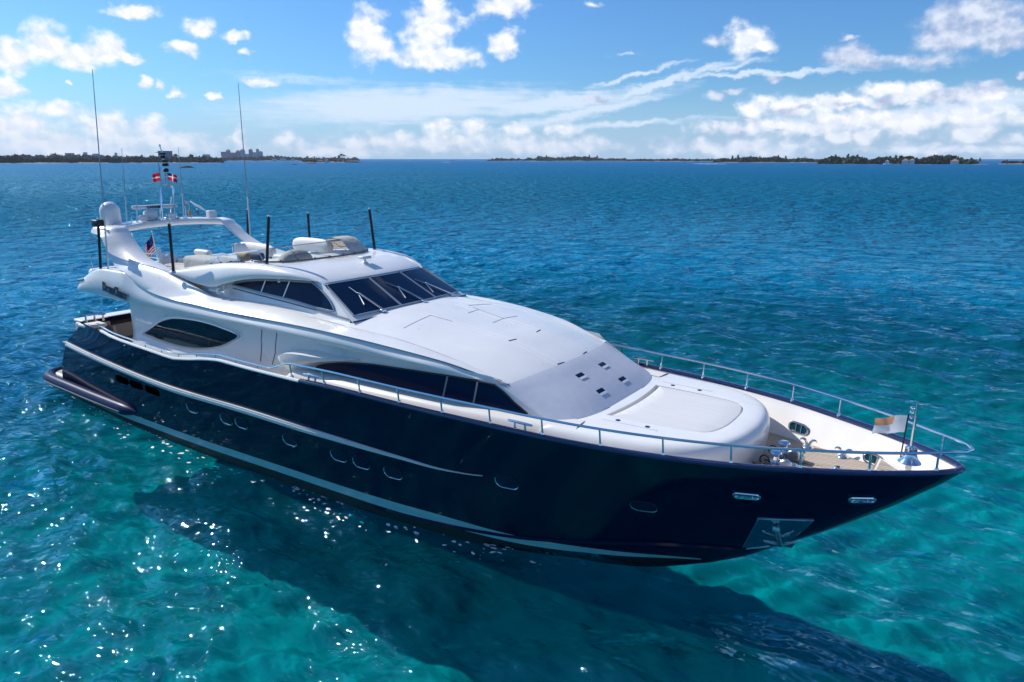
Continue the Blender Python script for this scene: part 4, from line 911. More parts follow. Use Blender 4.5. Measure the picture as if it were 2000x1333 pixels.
for sd_ in (-1, 1):
    rows = []
    for x in frange(4.75, 21.82, 130):
        zl, yl, zk, yk = lo_z(x), lo_y(x), kz(x), ky(x); e = max(.02, min(1, (x-4.7)/.5)) ; h = zk-zl; hb = min(.07, h*.4)
        rows.append([Vector(p) for p in ((x, yl+.62*e, zl+.10), (x, yl+.10, zl+.0), (x, yl+.015, zl+.01), (x, yl-.005, zl+.04), (x, lerp(yl, yk, .5)-.022*min(1, h/.3), lerp(zl, zk, .5)), (x, yk-.01, zk-hb), (x, yk+.018, zk-hb*.35), (x, yk+.07, zk), (x, yk+.16, zk-.005), (x, yk+.40*e, zk-.03), (x, yk+.42*e, lerp(zl, zk, .5)))])
    mb = MB(); mb.grid(rows); mb.cap(rows[0])
    if sd_ == 1: mb.v = [(x, -y, z) for x, y, z in mb.v]
    band = mb.build('lower_fairing', M['gel'], Y, angle=60)
    mb = MB(); xs3 = frange(8.0, 21.7, 90); w_ = lambda x: .016 + .02*max(0, min(1, (17-x)/6))
    mb.grid([[Vector((x, g_y(x)+.026, g_z(x)-.004)), Vector((x, g_y(x)+.036, g_z(x)+.010+w_(x)))] for x in xs3])
    if sd_ == 1: mb.v = [(x, -y, z) for x, y, z in mb.v]
    mb.build('groove_strip', M['trim'], band)  # thin dark grey strip along the groove
    mb = MB(); mb.box((5.06, sd_*-2.80*-1, 4.60), (.42, .12, .07), ry=-.15, bev=.03); mb.build('slot', M['frame'], band)
    # upper band: list of (lower point, upper point)
    UB = [((5.36,-2.44,6.13),(5.40,-2.34,6.30)),((5.55,-2.46,6.10),(5.75,-2.20,6.355)),((5.85,-2.48,6.09),(6.25,-2.12,6.335)),((6.12,-2.52,6.04),(6.52,-2.14,6.16)),((6.35,-2.57,5.86),(6.78,-2.18,5.98)),((6.62,-2.62,5.62),(7.08,-2.21,5.79)),((6.92,-2.68,5.38),(7.55,-2.29,5.58)),((7.25,-2.74,5.20),(8.08,-2.35,5.42)),((7.9,-2.79,5.06),(8.7,-2.38,5.33)),((8.45,-2.83,4.83),(9.4,-2.39,5.22)),((9.0,-2.84,4.67),(10.25,-2.41,5.03)),((9.65,-2.84,4.57),(11.2,-2.42,4.83)),((10.5,-2.84,4.52),(11.85,-2.40,4.69)),((11.5,-2.84,4.50),(12.5,-2.38,4.66)),((13.0,-2.84,4.47),(13.5,-2.36,4.69)),((14.5,-2.84,4.475),(14.7,-2.35,4.69)),((16,-2.84,4.48),(16.0,-2.35,4.60)),((17,-2.84,4.47),(17.1,-2.335,4.53)),((18.1,-2.81,4.43),(18.4,-2.315,4.475)),((18.95,-2.74,4.37),(19.4,-2.265,4.365)),((20.4,-2.54,4.21),(20.5,-2.205,4.175)),((21.3,-2.33,4.01),(21.4,-2.175,3.98)),((21.85,-2.20,3.885),(21.86,-2.155,3.855))]
    lo_c = curve3([u[0] for u in UB], 150); up_c = curve3([u[1] for u in UB], 150)
    # resample both by the same control index instead of length
    idx = list(range(len(UB))); fl = [pchip(idx, [u[0][k] for u in UB]) for k in range(3)]; fu = [pchip(idx, [u[1][k] for u in UB]) for k in range(3)]
    rows = []
    for t in frange(0, len(UB)-1, 150):
        a = Vector((fl[0](t), fl[1](t), fl[2](t))); b = Vector((fu[0](t), fu[1](t), fu[2](t))); leg = max(0, min(1, (11-t)/3)); d_ = (b-a); ln = d_.length
        nrm_ = Vector((0, -1, .25)).normalized()
        th_ = .34*leg + .10
        rows.append([a + Vector((0, .10+.2*leg, -.02)), a + Vector((0, .02, -.004)), a + d_*.03 + nrm_*.008, a + d_*.30 + nrm_*.035*min(1, ln/.4), a + d_*.62 + nrm_*.045*min(1, ln/.4), a + d_*.85 + nrm_*.03*min(1, ln/.4), a + d_*.96 + nrm_*.0, b + Vector((0, .05, .0)), b + Vector((0, th_*.8, -.01)), b + Vector((0, th_*.95, -.08))] if True else None)
        rows[-1].append(lerp(a, b, .5) + Vector((0, .12 + .26*leg, -.06)))
    mb = MB(); mb.grid(rows, cv=True); mb.cap(rows[0])
    if sd_ == 1: mb.v = [(x, -y, z) for x, y, z in mb.v]
    mb.build('upper_fairing', M['gel'], Y, angle=60)
# name on both quarters
for sd_ in (-1, 1):
    x0, z0 = 7.38, 4.475
    xd = Vector((1.40, 0, -.18)) * (1 if sd_ == -1 else -1); yd = Vector((.127, 0, .992))
    for dz, dx, mt, off, bold in ((-.014, .016, 'lettergrey', .048, .030), (0, 0, 'letter', .058, .014)):
        text_mesh('DreamChaser', .40, M[mt], 'name_lettering', Y, (x0+dx, sd_*(2.88+off), z0+dz), xd, yd, .006, .12, bold, .62)
roundel((9.55, 2.52, 5.05), (1, 0, 0), (0, 0, 1), .13, Y); roundel((9.55, -2.62, 5.05), (1, 0, 0), (0, 0, 1), .02, Y)

# deck inside the fairings (around the wheelhouse) and aft boat deck
for sd_ in (-1, 1):
    rows = [[Vector((x, sd_*(2.40 if x < 16 else 2.33), tbl((9,4.60),(11.5,4.64),(14,4.68),(16,4.60),(17.3,4.52))(x))), Vector((x, sd_*1.8, tbl((9,4.62),(11.5,4.66),(14,4.71),(16,4.64),(17.3,4.56))(x)))] for x in frange(9.0, 17.2, 24)]
    mb = MB(); mb.grid(rows); mb.build('upper_side_deck', M['gel'], Y)
mb = MB(); mb.prism([(5.05, -2.5, 4.62), (8.2, -2.55, 4.62), (8.2, 2.55, 4.62), (5.05, 2.5, 4.62)], (0, 0, .12)); mb.build('boat_deck', M['gel'], Y, smooth=False)
mb = MB(); mb.box((5.15, 0, 4.76), (.35, 5.1, .34), bev=.12); mb.build('boat_deck_edge', M['gel'], Y)

# wheelhouse
def why(z): return 2.15 - .35*(z-4.65)
def Wp(y, v, off=0.):
    a = abs(y)/2.03; bt = Vector((17.42-.33*a*a, y, 4.81-.08*a*a)); tp = Vector((16.21-.33*a*a, y*1.79/2.03, 5.40-.06*a*a))
    return lerp(bt, tp, v) + Vector((.44, 0, .9))*off
ez = tbl((9.6,5.2),(10,5.15),(10.9,5.0),(11.64,4.955),(12.38,5.115),(13.1,5.28),(13.8,5.385),(15.06,5.46),(15.70,5.43),(15.92,5.335),(16,5.33))
for sd_ in (-1, 1):
    rows = []
    for x in frange(10.8, 17.12, 50):
        zt_ = min(ez(x)+.06, lerp(5.40, 4.67, max(0, (x-15.88)/1.24))) if x > 11.9 else ez(x)+.06
        rows.append([Vector((x, sd_*why(z), z)) for z in frange(4.45, max(zt_, 4.5), 8)])
    mb = MB(); mb.grid(rows); side = mb.build('wheelhouse_side', M['gel'], Y)
    win = [(12.25,5.02),(12.37,5.08),(12.67,5.15),(13.11,5.22),(13.65,5.28),(14.63,5.345),(15.36,5.385),(15.50,5.39),(15.56,5.37),(16.5,4.83),(16.53,4.78),(16.45,4.775),(14.8,4.885),(13.58,4.94)]
    o_ = outline(win, 60); cx, cz = 14.4, 5.08; mb = MB(); rows = [[Vector((cx+(p.x-cx)*f, sd_*(why(cz+(p.z-cz)*f)+.014), cz+(p.z-cz)*f)) for p in o_] for f in (1, .5, .03)]
    mb.grid(rows, cv=True); mb.cap(rows[-1]); g = mb.build('side_window', M['glass'], side)
    mb = MB(); mb.tube([Vector((p.x, sd_*(why(p.z)+.016), p.z)) for p in o_], .028, 6, closed=True); mb.build('window_frame', M['frame'], g)
    for x0, z0, x1, z1 in ((13.65, 5.27, 13.56, 4.93), (14.63, 5.33, 14.5, 4.88)):
        mb = MB(); mb.tube([(x0, sd_*(why(z0)+.024), z0), (x1, sd_*(why(z1)+.024), z1)], .017, 6); mb.build('mullion', M['steelrough'], g)
    mb = MB(); mb.tube([Vector((x, sd_*(why(z)+.012), z)) for x, z in ((12.3, 4.93), (13.6, 4.86), (14.8, 4.80), (16.6, 4.69), (17.08, 4.655))], .016, 6); mb.build('drip_groove', M['trim'], side)
mb = MB(); mb.grid([[Wp(y, v, -.012) for v in frange(-.13, 1.06, 8)] for y in frange(-2.16, 2.16, 41)])
mb.grid([[Wp(y, v, -.012) for v in (-.13, -.26)] for y in frange(-2.16, 2.16, 41)])
wsf = mb.build('windscreen_surround', M['gel'], Y)
mb = MB(); rows = [Wp(y, v, .004) for y, v in [(y, -.02) for y in frange(-2.03, 2.03, 30)] + [(y, 1.03) for y in frange(2.03, -2.03, 30)]]; mb.tube(rows, .026, 6, closed=True); mb.build('seal', M['frame'], wsf)
mb = MB(); mb.tube([Wp(y, -.17, .0) for y in frange(-2.15, 2.15, 40)], .02, 6); mb.build('base_joint', M['seal'], wsf)
for y0, y1 in ((-2.0, -.69), (-.61, .66), (.74, 2.0)):
    mb = MB(); mb.grid([[Wp(y, v, .006) for v in frange(.0, 1.0, 8)] for y in frange(y0, y1, 16)]); mb.build('windscreen_pane', M['glass'], wsf)
for y in (-.65, .70):
    mb = MB(); mb.grid([[Wp(y+d, v, .012+.012*(1-abs(d)/.04)) for v in frange(-.02, 1.02, 6)] for d in (-.04, -.015, .015, .04)]); mb.build('mullion', M['frame'], wsf)
for py, jy, jv, t0, t1 in ((-1.28, -1.48, .53, (-1.53, .79), (-1.58, .21)), (.11, -.18, .48, (-.34, .73), (-.32, .15)), (1.45, 1.0, .43, (.83, .66), (.83, .13))):
    mb = MB()
    for d in (-.025, .025): mb.tube([Wp(py+d, -.06, .05), Wp(jy+d*.6, jv, .07)], .011, 5)
    mb.box(Wp(py, -.07, .03), (.1, .14, .07), bev=.02); mb.box(Wp(jy, jv, .06), (.05, .07, .05), bev=.01)
    w_ = mb.build('wiper', M['steel'], wsf)
    mb = MB(); mb.tube([Wp(*t0, .03), Wp(jy, jv, .045), Wp(*t1, .03)], .014, 5); mb.build('blade', M['steelrough'], w_)
# roof in front of the flybridge
RF = [(14.25,5.735,13.75,1.97,5.70),(15.0,5.72,14.4,2.02,5.685),(15.45,5.665,14.85,2.03,5.63),(15.85,5.565,15.35,1.97,5.535),(16.10,5.47,15.7,1.87,5.43),(16.23,5.40,15.89,1.80,5.345)]
rf_ = [pchip(range(len(RF)), [c[k] for c in RF]) for k in range(5)]
def roofp(i, s):
    xc, zc, xe, ye, ze = (f(i) for f in rf_); a = abs(s); return Vector((lerp(xc, xe, a*a), s*ye, lerp(zc, ze, a**2.2)))
mb = MB(); mb.grid([[roofp(i, s) for s in frange(-1, 1, 41)] for i in frange(0, 5, 24)]); roof = mb.build('wheelhouse_roof', M['gel'], Y, angle=60)
ct = tbl((9.6,5.24),(9.75,5.27),(10.57,5.42),(11.61,5.575),(12.82,5.695),(13.9,5.735),(14.6,5.70),(15.0,5.655),(15.4,5.565),(15.7,5.455),(15.92,5.355))
cy_ = tbl((9.6,2.12),(14,2.08),(15.2,2.02),(15.92,1.80)); ey = tbl((9.6,2.40),(12,2.38),(14.5,2.28),(15.3,2.14),(15.92,1.84))
for sd_ in (-1, 1):
    rows = []
    for x in frange(9.6, 15.92, 70):
        t_, e_, y1, y2 = ct(x), ez(x), cy_(x), ey(x); hh = t_-e_
        rows.append([Vector((x, -y, z)) for y, z in ((y1-.36 if x < 14.2 else y1-.1, t_-.75 if x < 13.6 else t_-.06), (y1-.30 if x < 14.2 else y1-.08, t_-.10 if x < 14.2 else t_-.012), (y1-.18 if x < 14.2 else y1-.05, t_-.02), (y1, t_), (lerp(y1, y2, .45), t_-hh*.10), (lerp(y1, y2, .8), t_-hh*.32), (y2, t_-hh*.62), (y2+.0, e_+.02), (y2-.015, e_), (y2-.10, e_+.015), (y2-.36, e_+.05))])
    mb = MB(); mb.grid(rows); mb.cap(rows[0])
    if sd_ == 1: mb.v = [(x, -y, z) for x, y, z in mb.v]
    mb.build('flybridge_coaming', M['gel'], Y, angle=60)
mb = MB(); mb.grid([[(x, -2.0, 4.88), (x, 2.0, 4.88)] for x in (7.6, 14.6)]); mb.build('flybridge_deck', M['teak'], Y)
mb = MB(); mb.box((14.2, 0, 5.3), (.1, 3.9, .8)); mb.build('flybridge_front', M['gel'], Y)
# horns under the eave, searchlight on the roof
for x in (12.02, 12.36):
    mb = MB(); mb.lathe([(.028, -.42), (.03, -.1), (.05, -.02), (.095, .04), (.1, .055), (.06, .05)], (x, -2.34, 4.86), 14, axis='x'); mb.tube([(x-.1, -2.34, 4.86), (x-.1, -2.3, 5.05)], .02, 6); mb.build('air_horn', M['dome'], Y)
mb = MB(); mb.lathe([(.09, 0), (.08, .03), (.04, .06), (.035, .14)], (15.46, 0, 5.655), 14); sl_ = mb.build('roof_lamp', M['dome'], Y)
mb = MB(); mb.box((15.47, 0, 5.82), (.20, .34, .085), bev=.03); mb.build('lamp_head', M['dome'], sl_)

# sparkle along the starboard waterline, painted as small white flecks
mb = MB(); r3 = random.Random(4)
for _ in range(190):
    x = 2.6 + 21*r3.random()**.9; y = -(hull_y(x, 0) + .03 + .75*r3.random()**2.4); a = r3.gauss(0, .35); L_ = r3.uniform(.02, .10); w_ = L_*r3.uniform(.25, .6); n = 7
    mb.add([Vector((hull_x(x, 0) + L_*math.cos(t)*math.cos(a) - w_*math.sin(t)*math.sin(a), y + L_*math.cos(t)*math.sin(a) + w_*math.sin(t)*math.cos(a), .045 + .03*r3.random())) for t in [6.283*k/n + .5*r3.random() for k in range(n)]], [tuple(range(n))])
mb.build('waterline_glints', M['foam'], None, smooth=False, fix=False, weld=False, kind='stuff', label='painted sparkle flecks along the starboard waterline of the yacht', cat='foam')
# ---------------------------------------------------------------- rails
X0 = [29.62,28.67,27.66,26.6,25.47,24.32,23.14,21.95,20.77,19.62,18.5,17.39,16.29]
def rail_pt(x, dz=.385): return Vector((x, -(sheer_b(x)-.04+.02), sheer_z(x)+dz))
br = part_empty('bow_rail', (23, 0, 3.3), Y)
path = [Vector((15.35, -3.36, 3.44)), Vector((15.6, -3.37, 3.47)), Vector((15.9, -3.38, 3.58)), Vector((16.15, -3.40, 3.67))] + [rail_pt(x) for x in frange(16.35, 29.5, 50)] + [Vector((29.8, -.36, 3.62)), Vector((30.0, -.19, 3.62)), Vector((30.08, 0, 3.62))]
full = path + [Vector((p.x, -p.y, p.z)) for p in path[-2::-1]]
mb = MB(); mb.tube(full, .027, 8); mb.build('top_rail', M['steel'], br)
for sd_ in (-1, 1):
    for x in X0:
        p = rail_pt(x, .385); q = rail_pt(x, .02); q.y += .05
        mb = MB(); mb.tube([Vector((v.x, v.y*-sd_, v.z)) for v in (q, lerp(q, p, .18), p)], [.024, .019, .019], 8); mb.lathe([(.05, 0), (.045, .04), (.028, .1)], (q.x, q.y*-sd_, q.z-.03), 10); mb.build('stanchion', M['steel'], br)
    hr = part_empty('side_handrail', (10, sd_*3.3, 3.2), Y)
    mb = MB(); mb.tube([Vector((hull_x(x, sheer_z(x)), sd_*(sheer_b(x)-.04), sheer_z(x)+.14)) for x in frange(5.0, 15.35, 50)], .022, 8); mb.build('top_rail', M['steel'], hr)
    for x in frange(5.2, 15.0, 12):
        v = Vector((hull_x(x, sheer_z(x)), sd_*(sheer_b(x)-.04), sheer_z(x))); mb = MB(); mb.tube([v, v + Vector((0, 0, .14))], .014, 6); mb.build('stanchion', M['steel'], hr)
    for x in (16.95, 22.62):
        c = Vector((x, sd_*(sheer_b(x)-.10), sheer_z(x)+.03)); mb = MB()
        for d in (-.12, .12): mb.tube([c + Vector((d, 0, 0)), c + Vector((d, 0, .13))], .026, 8)
        mb.tube([c + Vector((d, 0, .145)) for d in (-.30, -.27, 0, .27, .30)], [.012, .026, .03, .026, .012], 8); mb.build('deck_cleat', M['steel'], Y)
    # fairlead openings inside the bulwark and curved horn cleats
    for x, z, y in ((26.87, 2.76, None), (28.5, 2.72, None)):
        yy = lining_y(x, z) - .015
        yy2 = lining_y(x+.1, z) - .015
        tx = Vector((.1, sd_*(yy2-yy), 0)).normalized(); tz = Vector((0, sd_*.30, 1)).normalized(); c = Vector((x, sd_*yy, z)); n = Vector((0, -sd_, .3)).normalized()
        fr = (c, tx, tz, n); mb = MB(); mb.prism(on_frame(fr, stadium(.42, .17), .002), n*.006); g = mb.build('fairlead', M['reflectsteel'], Y, smooth=False)
        mb = MB(); mb.tube(on_frame(fr, stadium(.46, .21, 12), .015), .024, 6, closed=True)
        for u in (-.06, .07): mb.tube(on_frame(fr, [(u, -.09), (u, .09)], .015), .016, 6)
        mb.build('rim', M['steel'], g)
    for x, y in ((27.2, 1.22), (27.93, .98)):
        z = zdeck(x)+.02; c = Vector((x, sd_*y, z)); mb = MB(); mb.lathe([(.12, 0), (.10, .025), (.05, .05)], c, 12)
        for s2 in (-1, 1): mb.tube(curve3([tuple(c + Vector(v)) for v in ((s2*.02, 0, .03), (s2*.04, 0, .10), (s2*.08, 0, .16), (s2*.14, 0, .17), (s2*.17, 0, .13))], 10), [.03]*4 + [.027]*3 + [.02, .016, .008], 8)
        mb.build('horn_cleat', M['steel'], Y)
# windlass gear on the foredeck
wd = part_empty('windlass', (26.95, 0, 2.52), Y)
for y in (.28, -.32):
    c = Vector((26.93, y, 2.53)); mb = MB(); mb.lathe([(.17, 0), (.17, .04), (.10, .06), (.09, .15), (.13, .18), (.14, .21), (.08, .25), (.065, .31), (.10, .35), (.115, .37), (.10, .40), (.04, .41)], c, 18); mb.build('capstan', M['steel'], wd)
    mb = MB(); mb.box(c + Vector((.25, 0, .12)), (.34, .2, .22), bev=.06); mb.lathe([(.11, -.05), (.13, -.03), (.13, .03), (.11, .05)], c + Vector((.22, -.12, .2)), 14, axis='y'); mb.build('gear_case', M['steelrough'], wd)
    mb = MB()
    mb.tube([c + Vector((-.18, -.1, .22)) + Vector((.09*math.cos(a), 0, .09*math.sin(a))) for a in frange(0, 6.0, 14)], .014, 6); mb.tube([c + Vector((-.18, -.1, .22)), c + Vector((0, -.02, .22))], .014, 6); mb.build('brake_wheel', M['black'], wd)
    mb = MB()
    for k in range(26):
        p = c + Vector((.18 + .035*k, -.02 + .015*math.sin(k), .14*max(0, 1-k/7) + .045)); mb.tube([p + Vector((.026*math.cos(a), (.018*math.sin(a) if k % 2 else 0), (0 if k % 2 else .018*math.sin(a)))) for a in frange(0, 5.3, 7)], .008, 5, closed=True)
    mb.build('chain', M['bronze'], wd)
    mb = MB(); mb.lathe([(.10, 0), (.09, .08), (.05, .12), (.05, .02)], c + Vector((1.02, .02, 0)), 14); mb.build('chain_pipe', M['steel'], wd)
mb = MB(); mb.box((26.85, -.72, 2.56), (.42, .40, .09), bev=.03); mb.box((26.98, -.70, 2.66), (.16, .16, .12), bev=.03); mb.build('gear_plate', M['steelrough'], wd)
mb = MB()
for k in range(16):
    a = random.random()*6.28; p = Vector((26.80 + .2*math.cos(a)*random.random(), -.62 + .2*math.sin(a)*random.random(), 2.63 + .1*random.random())); mb.tube([p, p + Vector((.07*random.uniform(-1, 1), .07*random.uniform(-1, 1), .06))], .02, 6)
mb.build('valves', M['bronze'], wd)
# bow staff with bell
bs = part_empty('bow_staff', (29.17, 0, 2.87), Y)
mb = MB(); mb.tube([(29.17, 0, 2.86), (29.17, 0, 4.27)], [.035, .02], 8); mb.tube([(29.17, 0, 4.27), (29.25, 0, 4.27)], .01, 6); mb.tube([(29.17, 0, 3.1), (29.17, 0, 3.45)], .05, 8); mb.build('pole', M['steel'], bs)
mb = MB(); mb.lathe([(.0, .30), (.07, .30), (.10, .27), (.105, .16), (.13, .08), (.19, .02), (.20, 0), (.185, -.01), (.16, .0)], (29.17, 0, 3.16), 24, cap=False); mb.build('bell', M['steel'], bs)
mb = MB(); mb.box((29.17, 0, 3.0), (.10, .14, .3), bev=.02); mb.build('bracket', M['gelwarm'], bs)
mb = MB()
for z in (4.0, 4.1, 4.18): mb.lathe([(.03, -.02), (.04, 0), (.03, .02)], (29.10, .0, z), 10); mb.tube([(29.10, 0, z), (29.17, 0, z)], .008, 5)
mb.build('pennant_lights', M['steel'], bs)
fs_ = part_empty('flag_stick', (29.02, 0, 3.3), Y); mb = MB(); mb.tube([(29.02, -.0, 3.15), (29.05, 0, 4.05)], .012, 6); mb.build('stick', M['black'], fs_)
def flag(name, hoist_top, hoist_dir, L_, H, fly_dir, droop, cells, mats, label, amp=.06, nu=22, nv=14, group=None, stars=None):
    """cloth grid; cells(u, v) gives the material slot"""
    e = empty(name, hoist_top, label, 'flag', group); hd = Vector(hoist_dir).normalized(); fd_ = Vector(fly_dir).normalized(); nn = hd.cross(fd_).normalized(); o = Vector(hoist_top)
    rows = []
    for i in range(nu+1):
        u = i/nu; rows.append([])
        for k in range(nv+1):
            v = k/nv; p = o + hd*H*v + fd_*L_*u + Vector((0, 0, -droop*L_*u*u)) + nn*(amp*u*math.sin(u*7 + v*1.6) + amp*.4*u*math.sin(v*5+u*3)); rows[-1].append(p)
    mb = MB(); n = nv+1
    mb.v = [tuple(p) for r in rows for p in r]
    for i in range(nu):
        for k in range(nv): mb.f.append((i*n+k, i*n+k+1, (i+1)*n+k+1, (i+1)*n+k)); mb.mi.append(cells((i+.5)/nu, (k+.5)/nv))
    cl = mb.build('cloth', mats, e, loc=hoist_top, fix=False, angle=80)
    if stars:
        sb = MB()
        for u, v in stars:
            i = min(int(u*nu), nu-1); k = min(int(v*nv), nv-1); c = rows[i][k]
            for s2 in (-1, 1): sb.add([c + nn*s2*.008 + fd_*.014*math.cos(a) + hd*.014*math.sin(a) for a in frange(0, 6.283*.8, 5)], [(0, 1, 2, 3, 4)])
        sb.build('stars', M['white'], e, smooth=False, fix=False)
    return e
flag('courtesy_flag', (29.047, 0, 4.02), (-.04, 0, -1), .52, .32, (-.90, -.42, -.02), .18, lambda u, v: 1 if (v < .40 and .40 < u - .1*v) else 0, [M['white'], M['orange']], 'small white and orange burgee on the black stick at the bow', .07)

# ---------------------------------------------------------------- radar arch beam and what stands on it
def beam(y): return Vector((5.80 + .12*(y/2.2)**2, y, 6.44 - .16*(abs(y)/2.25)**2.4))
rows = []
for y in frange(-2.34, 2.34, 40):
    c = beam(y); e = 1 if abs(y) < 2.2 else .8
    rows.append([c + Vector((dx*e, 0, dz)) for dx, dz in ((.36, -.02), (.40, -.08), (.38, -.17), (.30, -.22), (-.30, -.22), (-.42, -.14), (-.44, -.05), (-.36, 0), (0, .02))])
mb = MB(); mb.grid(rows, cv=True); mb.cap(rows[0]); mb.cap(rows[-1]); arch = mb.build('arch_beam', M['gel'], Y, angle=50)
def sat_dome(c, r, h, nm, parent):
    mb = MB(); mb.lathe([(r*.62, 0), (r*.66, .03), (r*.95, .06), (r, .12)] + [(r, h-r)] + [(r*math.cos(a), h-r+r*math.sin(a)) for a in frange(.1, 1.56, 10)], c, 28); return mb.build(nm, M['dome'], parent)
sat_dome((5.2, -1.66, 6.24), .31, .84, 'satellite_dome', Y)
rd = part_empty('radar', (5.8, -.72, 6.46), Y)
mb = MB(); mb.lathe([(.17, 0), (.19, .02), (.16, .05), (.20, .09), (.23, .16), (.21, .24), (.13, .29), (.08, .33)], (5.8, -.62, 6.47), 20); mb.build('pedestal', M['dome'], rd)
ra = Vector((.19, .98, 0)).normalized(); rx_ = Vector((ra.y, -ra.x, 0)); c = Vector((5.8, -.42, 6.87)); rows = []
for f, s_ in ((-1, .5), (-.985, .9), (-.95, 1), (.95, 1), (.985, .9), (1, .5)):
    rows.append([c + ra*.74*f + rx_*a*s_ + Vector((0, 0, b*s_)) for a, b in ((.06, -.06), (.075, .0), (.05, .06), (-.05, .065), (-.07, 0), (-.05, -.06))])
mb = MB(); mb.grid(rows, cv=True); mb.cap(rows[0]); mb.cap(rows[-1]); sc_ = mb.build('scanner_bar', M['dome'], rd)
text_mesh('GARMIN', .13, M['letter'], 'maker_lettering', sc_, c + rx_*.079 - ra*.05, ra, (0, 0, 1), .003, 0, .006)
# light mast: frame of two legs with crosspiece, lights on top
ms = part_empty('light_mast', (5.95, -.08, 6.4), Y)
mb = MB()
mb.tube(curve3([(6.05, -.34, 6.42), (6.02, -.30, 7.0), (5.98, -.24, 7.44), (5.98, -.20, 7.53), (5.98, -.12, 7.57), (5.98, .10, 7.57), (5.98, .20, 7.52), (6.0, .19, 7.4), (6.0, .16, 6.42)], 40), .033, 8)
for dy in (-.28, .10): mb.tube([(5.75, dy, 6.43), (5.92, dy+.03, 7.2)], .018, 6)
mb.build('frame', M['steel'], ms)
mb = MB(); mb.tube([(5.98, -.20, 7.55), (5.98, -.22, 8.35)], .018, 6); mb.tube([(5.98, .06, 7.56), (5.98, .04, 8.40)], .014, 6); mb.tube([(5.98, -.02, 7.56), (5.98, -.06, 8.75)], .022, 8); mb.tube([(5.98, -.03, 8.6), (5.98, -.10, 8.88)], .014, 6); mb.lathe([(.03, 0), (.035, .05), (.02, .08)], (5.98, -.10, 8.86), 8); mb.tube([(5.98, -.30, 8.67), (5.98, .1, 8.67)], .009, 5); mb.build('spar', M['steel'], ms)
for z, r, h in ((8.02, .09, .13), (8.22, .11, .10), (8.36, .13, .07), (8.48, .09, .10), (8.60, .11, .07)):
    mb = MB(); mb.lathe([(r*.7, 0), (r, h*.2), (r, h*.8), (r*.7, h)], (5.98, .02 if z < 8.4 else -.04, z), 12); mb.build('navigation_light', M['black'], ms)
mb = MB(); mb.lathe([(.06, 0), (.07, .05), (.06, .1)], (6.02, .10, 8.27), 10); mb.build('lamp_lens', M['dome'], ms)
flag('dive_flag', (5.98, -.20, 8.02), (0, -.03, -1), .26, .27, (-.30, -.45, -.1), .1, lambda u, v: 1 if .50 < v + .1*u < .66 else 0, [M['red'], M['white']], 'round-folded red flag with a white band on the left of the light mast', .10, 16, 16)
flag('ensign_flag', (5.98, .05, 8.00), (0, -.02, -1), .30, .25, (.30, .45, -.1), .12, lambda u, v: (2 if v < .36 and u < .5 else 1 if .40 < v < .52 or .46 < u < .55 else 0), [M['red'], M['white'], M['blue']], 'red flag with a white cross and dark corner on the right of the light mast', .07, 18, 16)
def whip(pts, r0, nm='whip_antenna', base=.0, label=None, m_='dome'):
    e = part_empty(nm, tuple(pts[0]), Y); mb = MB(); a, b = Vector(pts[0]), Vector(pts[-1]); q = lerp(a, b, .36); mb.tube([a, q], [r0, r0*.9], 6); mb.build('lower_tube', M[m_], e)
    mb = MB(); mb.tube([q, lerp(q, b, .5), b], [r0*.62, r0*.55, r0*.32], 6); mb.build('upper_tube', M['frame'], e)
    mb = MB(); mb.lathe([(r0*2.4, 0), (r0*2.2, .05), (r0*1.3, .12)], a, 10); mb.build('foot', M['steel'], e); return e
whip([(6.62, -2.66, 4.9), (6.96, -2.48, 11.05)], .027); whip([(6.62, 2.66, 4.9), (6.96, 2.48, 11.05)], .027)
whip([(6.0, -1.55, 6.4), (5.98, -1.40, 8.80)], .018); whip([(6.0, -1.20, 6.42), (6.0, -1.10, 7.56)], .018); whip([(6.0, .47, 6.44), (6.0, .55, 8.85)], .018); whip([(6.0, .56, 6.44), (6.0, .55, 7.60)], .018); whip([(6.0, -1.38, 6.42), (6.0, -1.37, 6.95)], .012)
mb = MB(); mb.box((6.02, .70, 6.60), (.08, .10, .20), bev=.02); mb.tube([(6.02, .70, 6.44), (6.02, .70, 6.95)], .014, 6); mb.build('yellow_beacon', M['tan'], Y)
mb = MB(); mb.lathe([(.05, 0), (.06, .05), (.04, .1)], (6.0, .62, 6.92), 10); mb.build('gps_puck', M['dome'], Y)
for y, z in ((-1.02, 6.44), (.02, 6.46)):
    mb = MB(); mb.box((6.02, y, z+.03), (.12, .16, .08), bev=.02); mb.lathe([(.05, -.12), (.075, -.06), (.075, .12), (.09, .13)], (6.05, y-.02, z+.12), 12, axis='y'); mb.build('flood_lamp', M['dome'], Y)
for y in (-.85, -.45, -.15, .25):
    mb = MB(); mb.box((5.95, y, 6.47), (.16, .12, .06), bev=.02); mb.tube([(5.95, y, 6.48), (5.95, y, 6.62)], .012, 5); mb.build('bracket', M['steelrough'], Y)
dh = empty('flat_satellite_dish', (5.98, 1.04, 6.45), 'flat white satellite dish on a black tripod on the radar arch', 'satellite dish')
mb = MB(); mb.box((5.98, 1.07, 6.82), (.34, .56, .035), rx=-.5, ry=.45, bev=.015); mb.build('panel', M['white'], dh)
mb = MB(); mb.tube([(5.98, 1.04, 6.55), (5.98, 1.04, 6.82)], .018, 6)
for a in (.3, 2.4, 4.5): mb.tube([(5.98, 1.04, 6.57), (5.98+.24*math.cos(a), 1.04+.28*math.sin(a), 6.44)], .012, 5)
mb.build('tripod', M['black'], dh)
mb = MB(); mb.box((5.95, 1.58, 6.52), (.22, .30, .24), bev=.02); mb.build('equipment_box', M['dome'], Y)

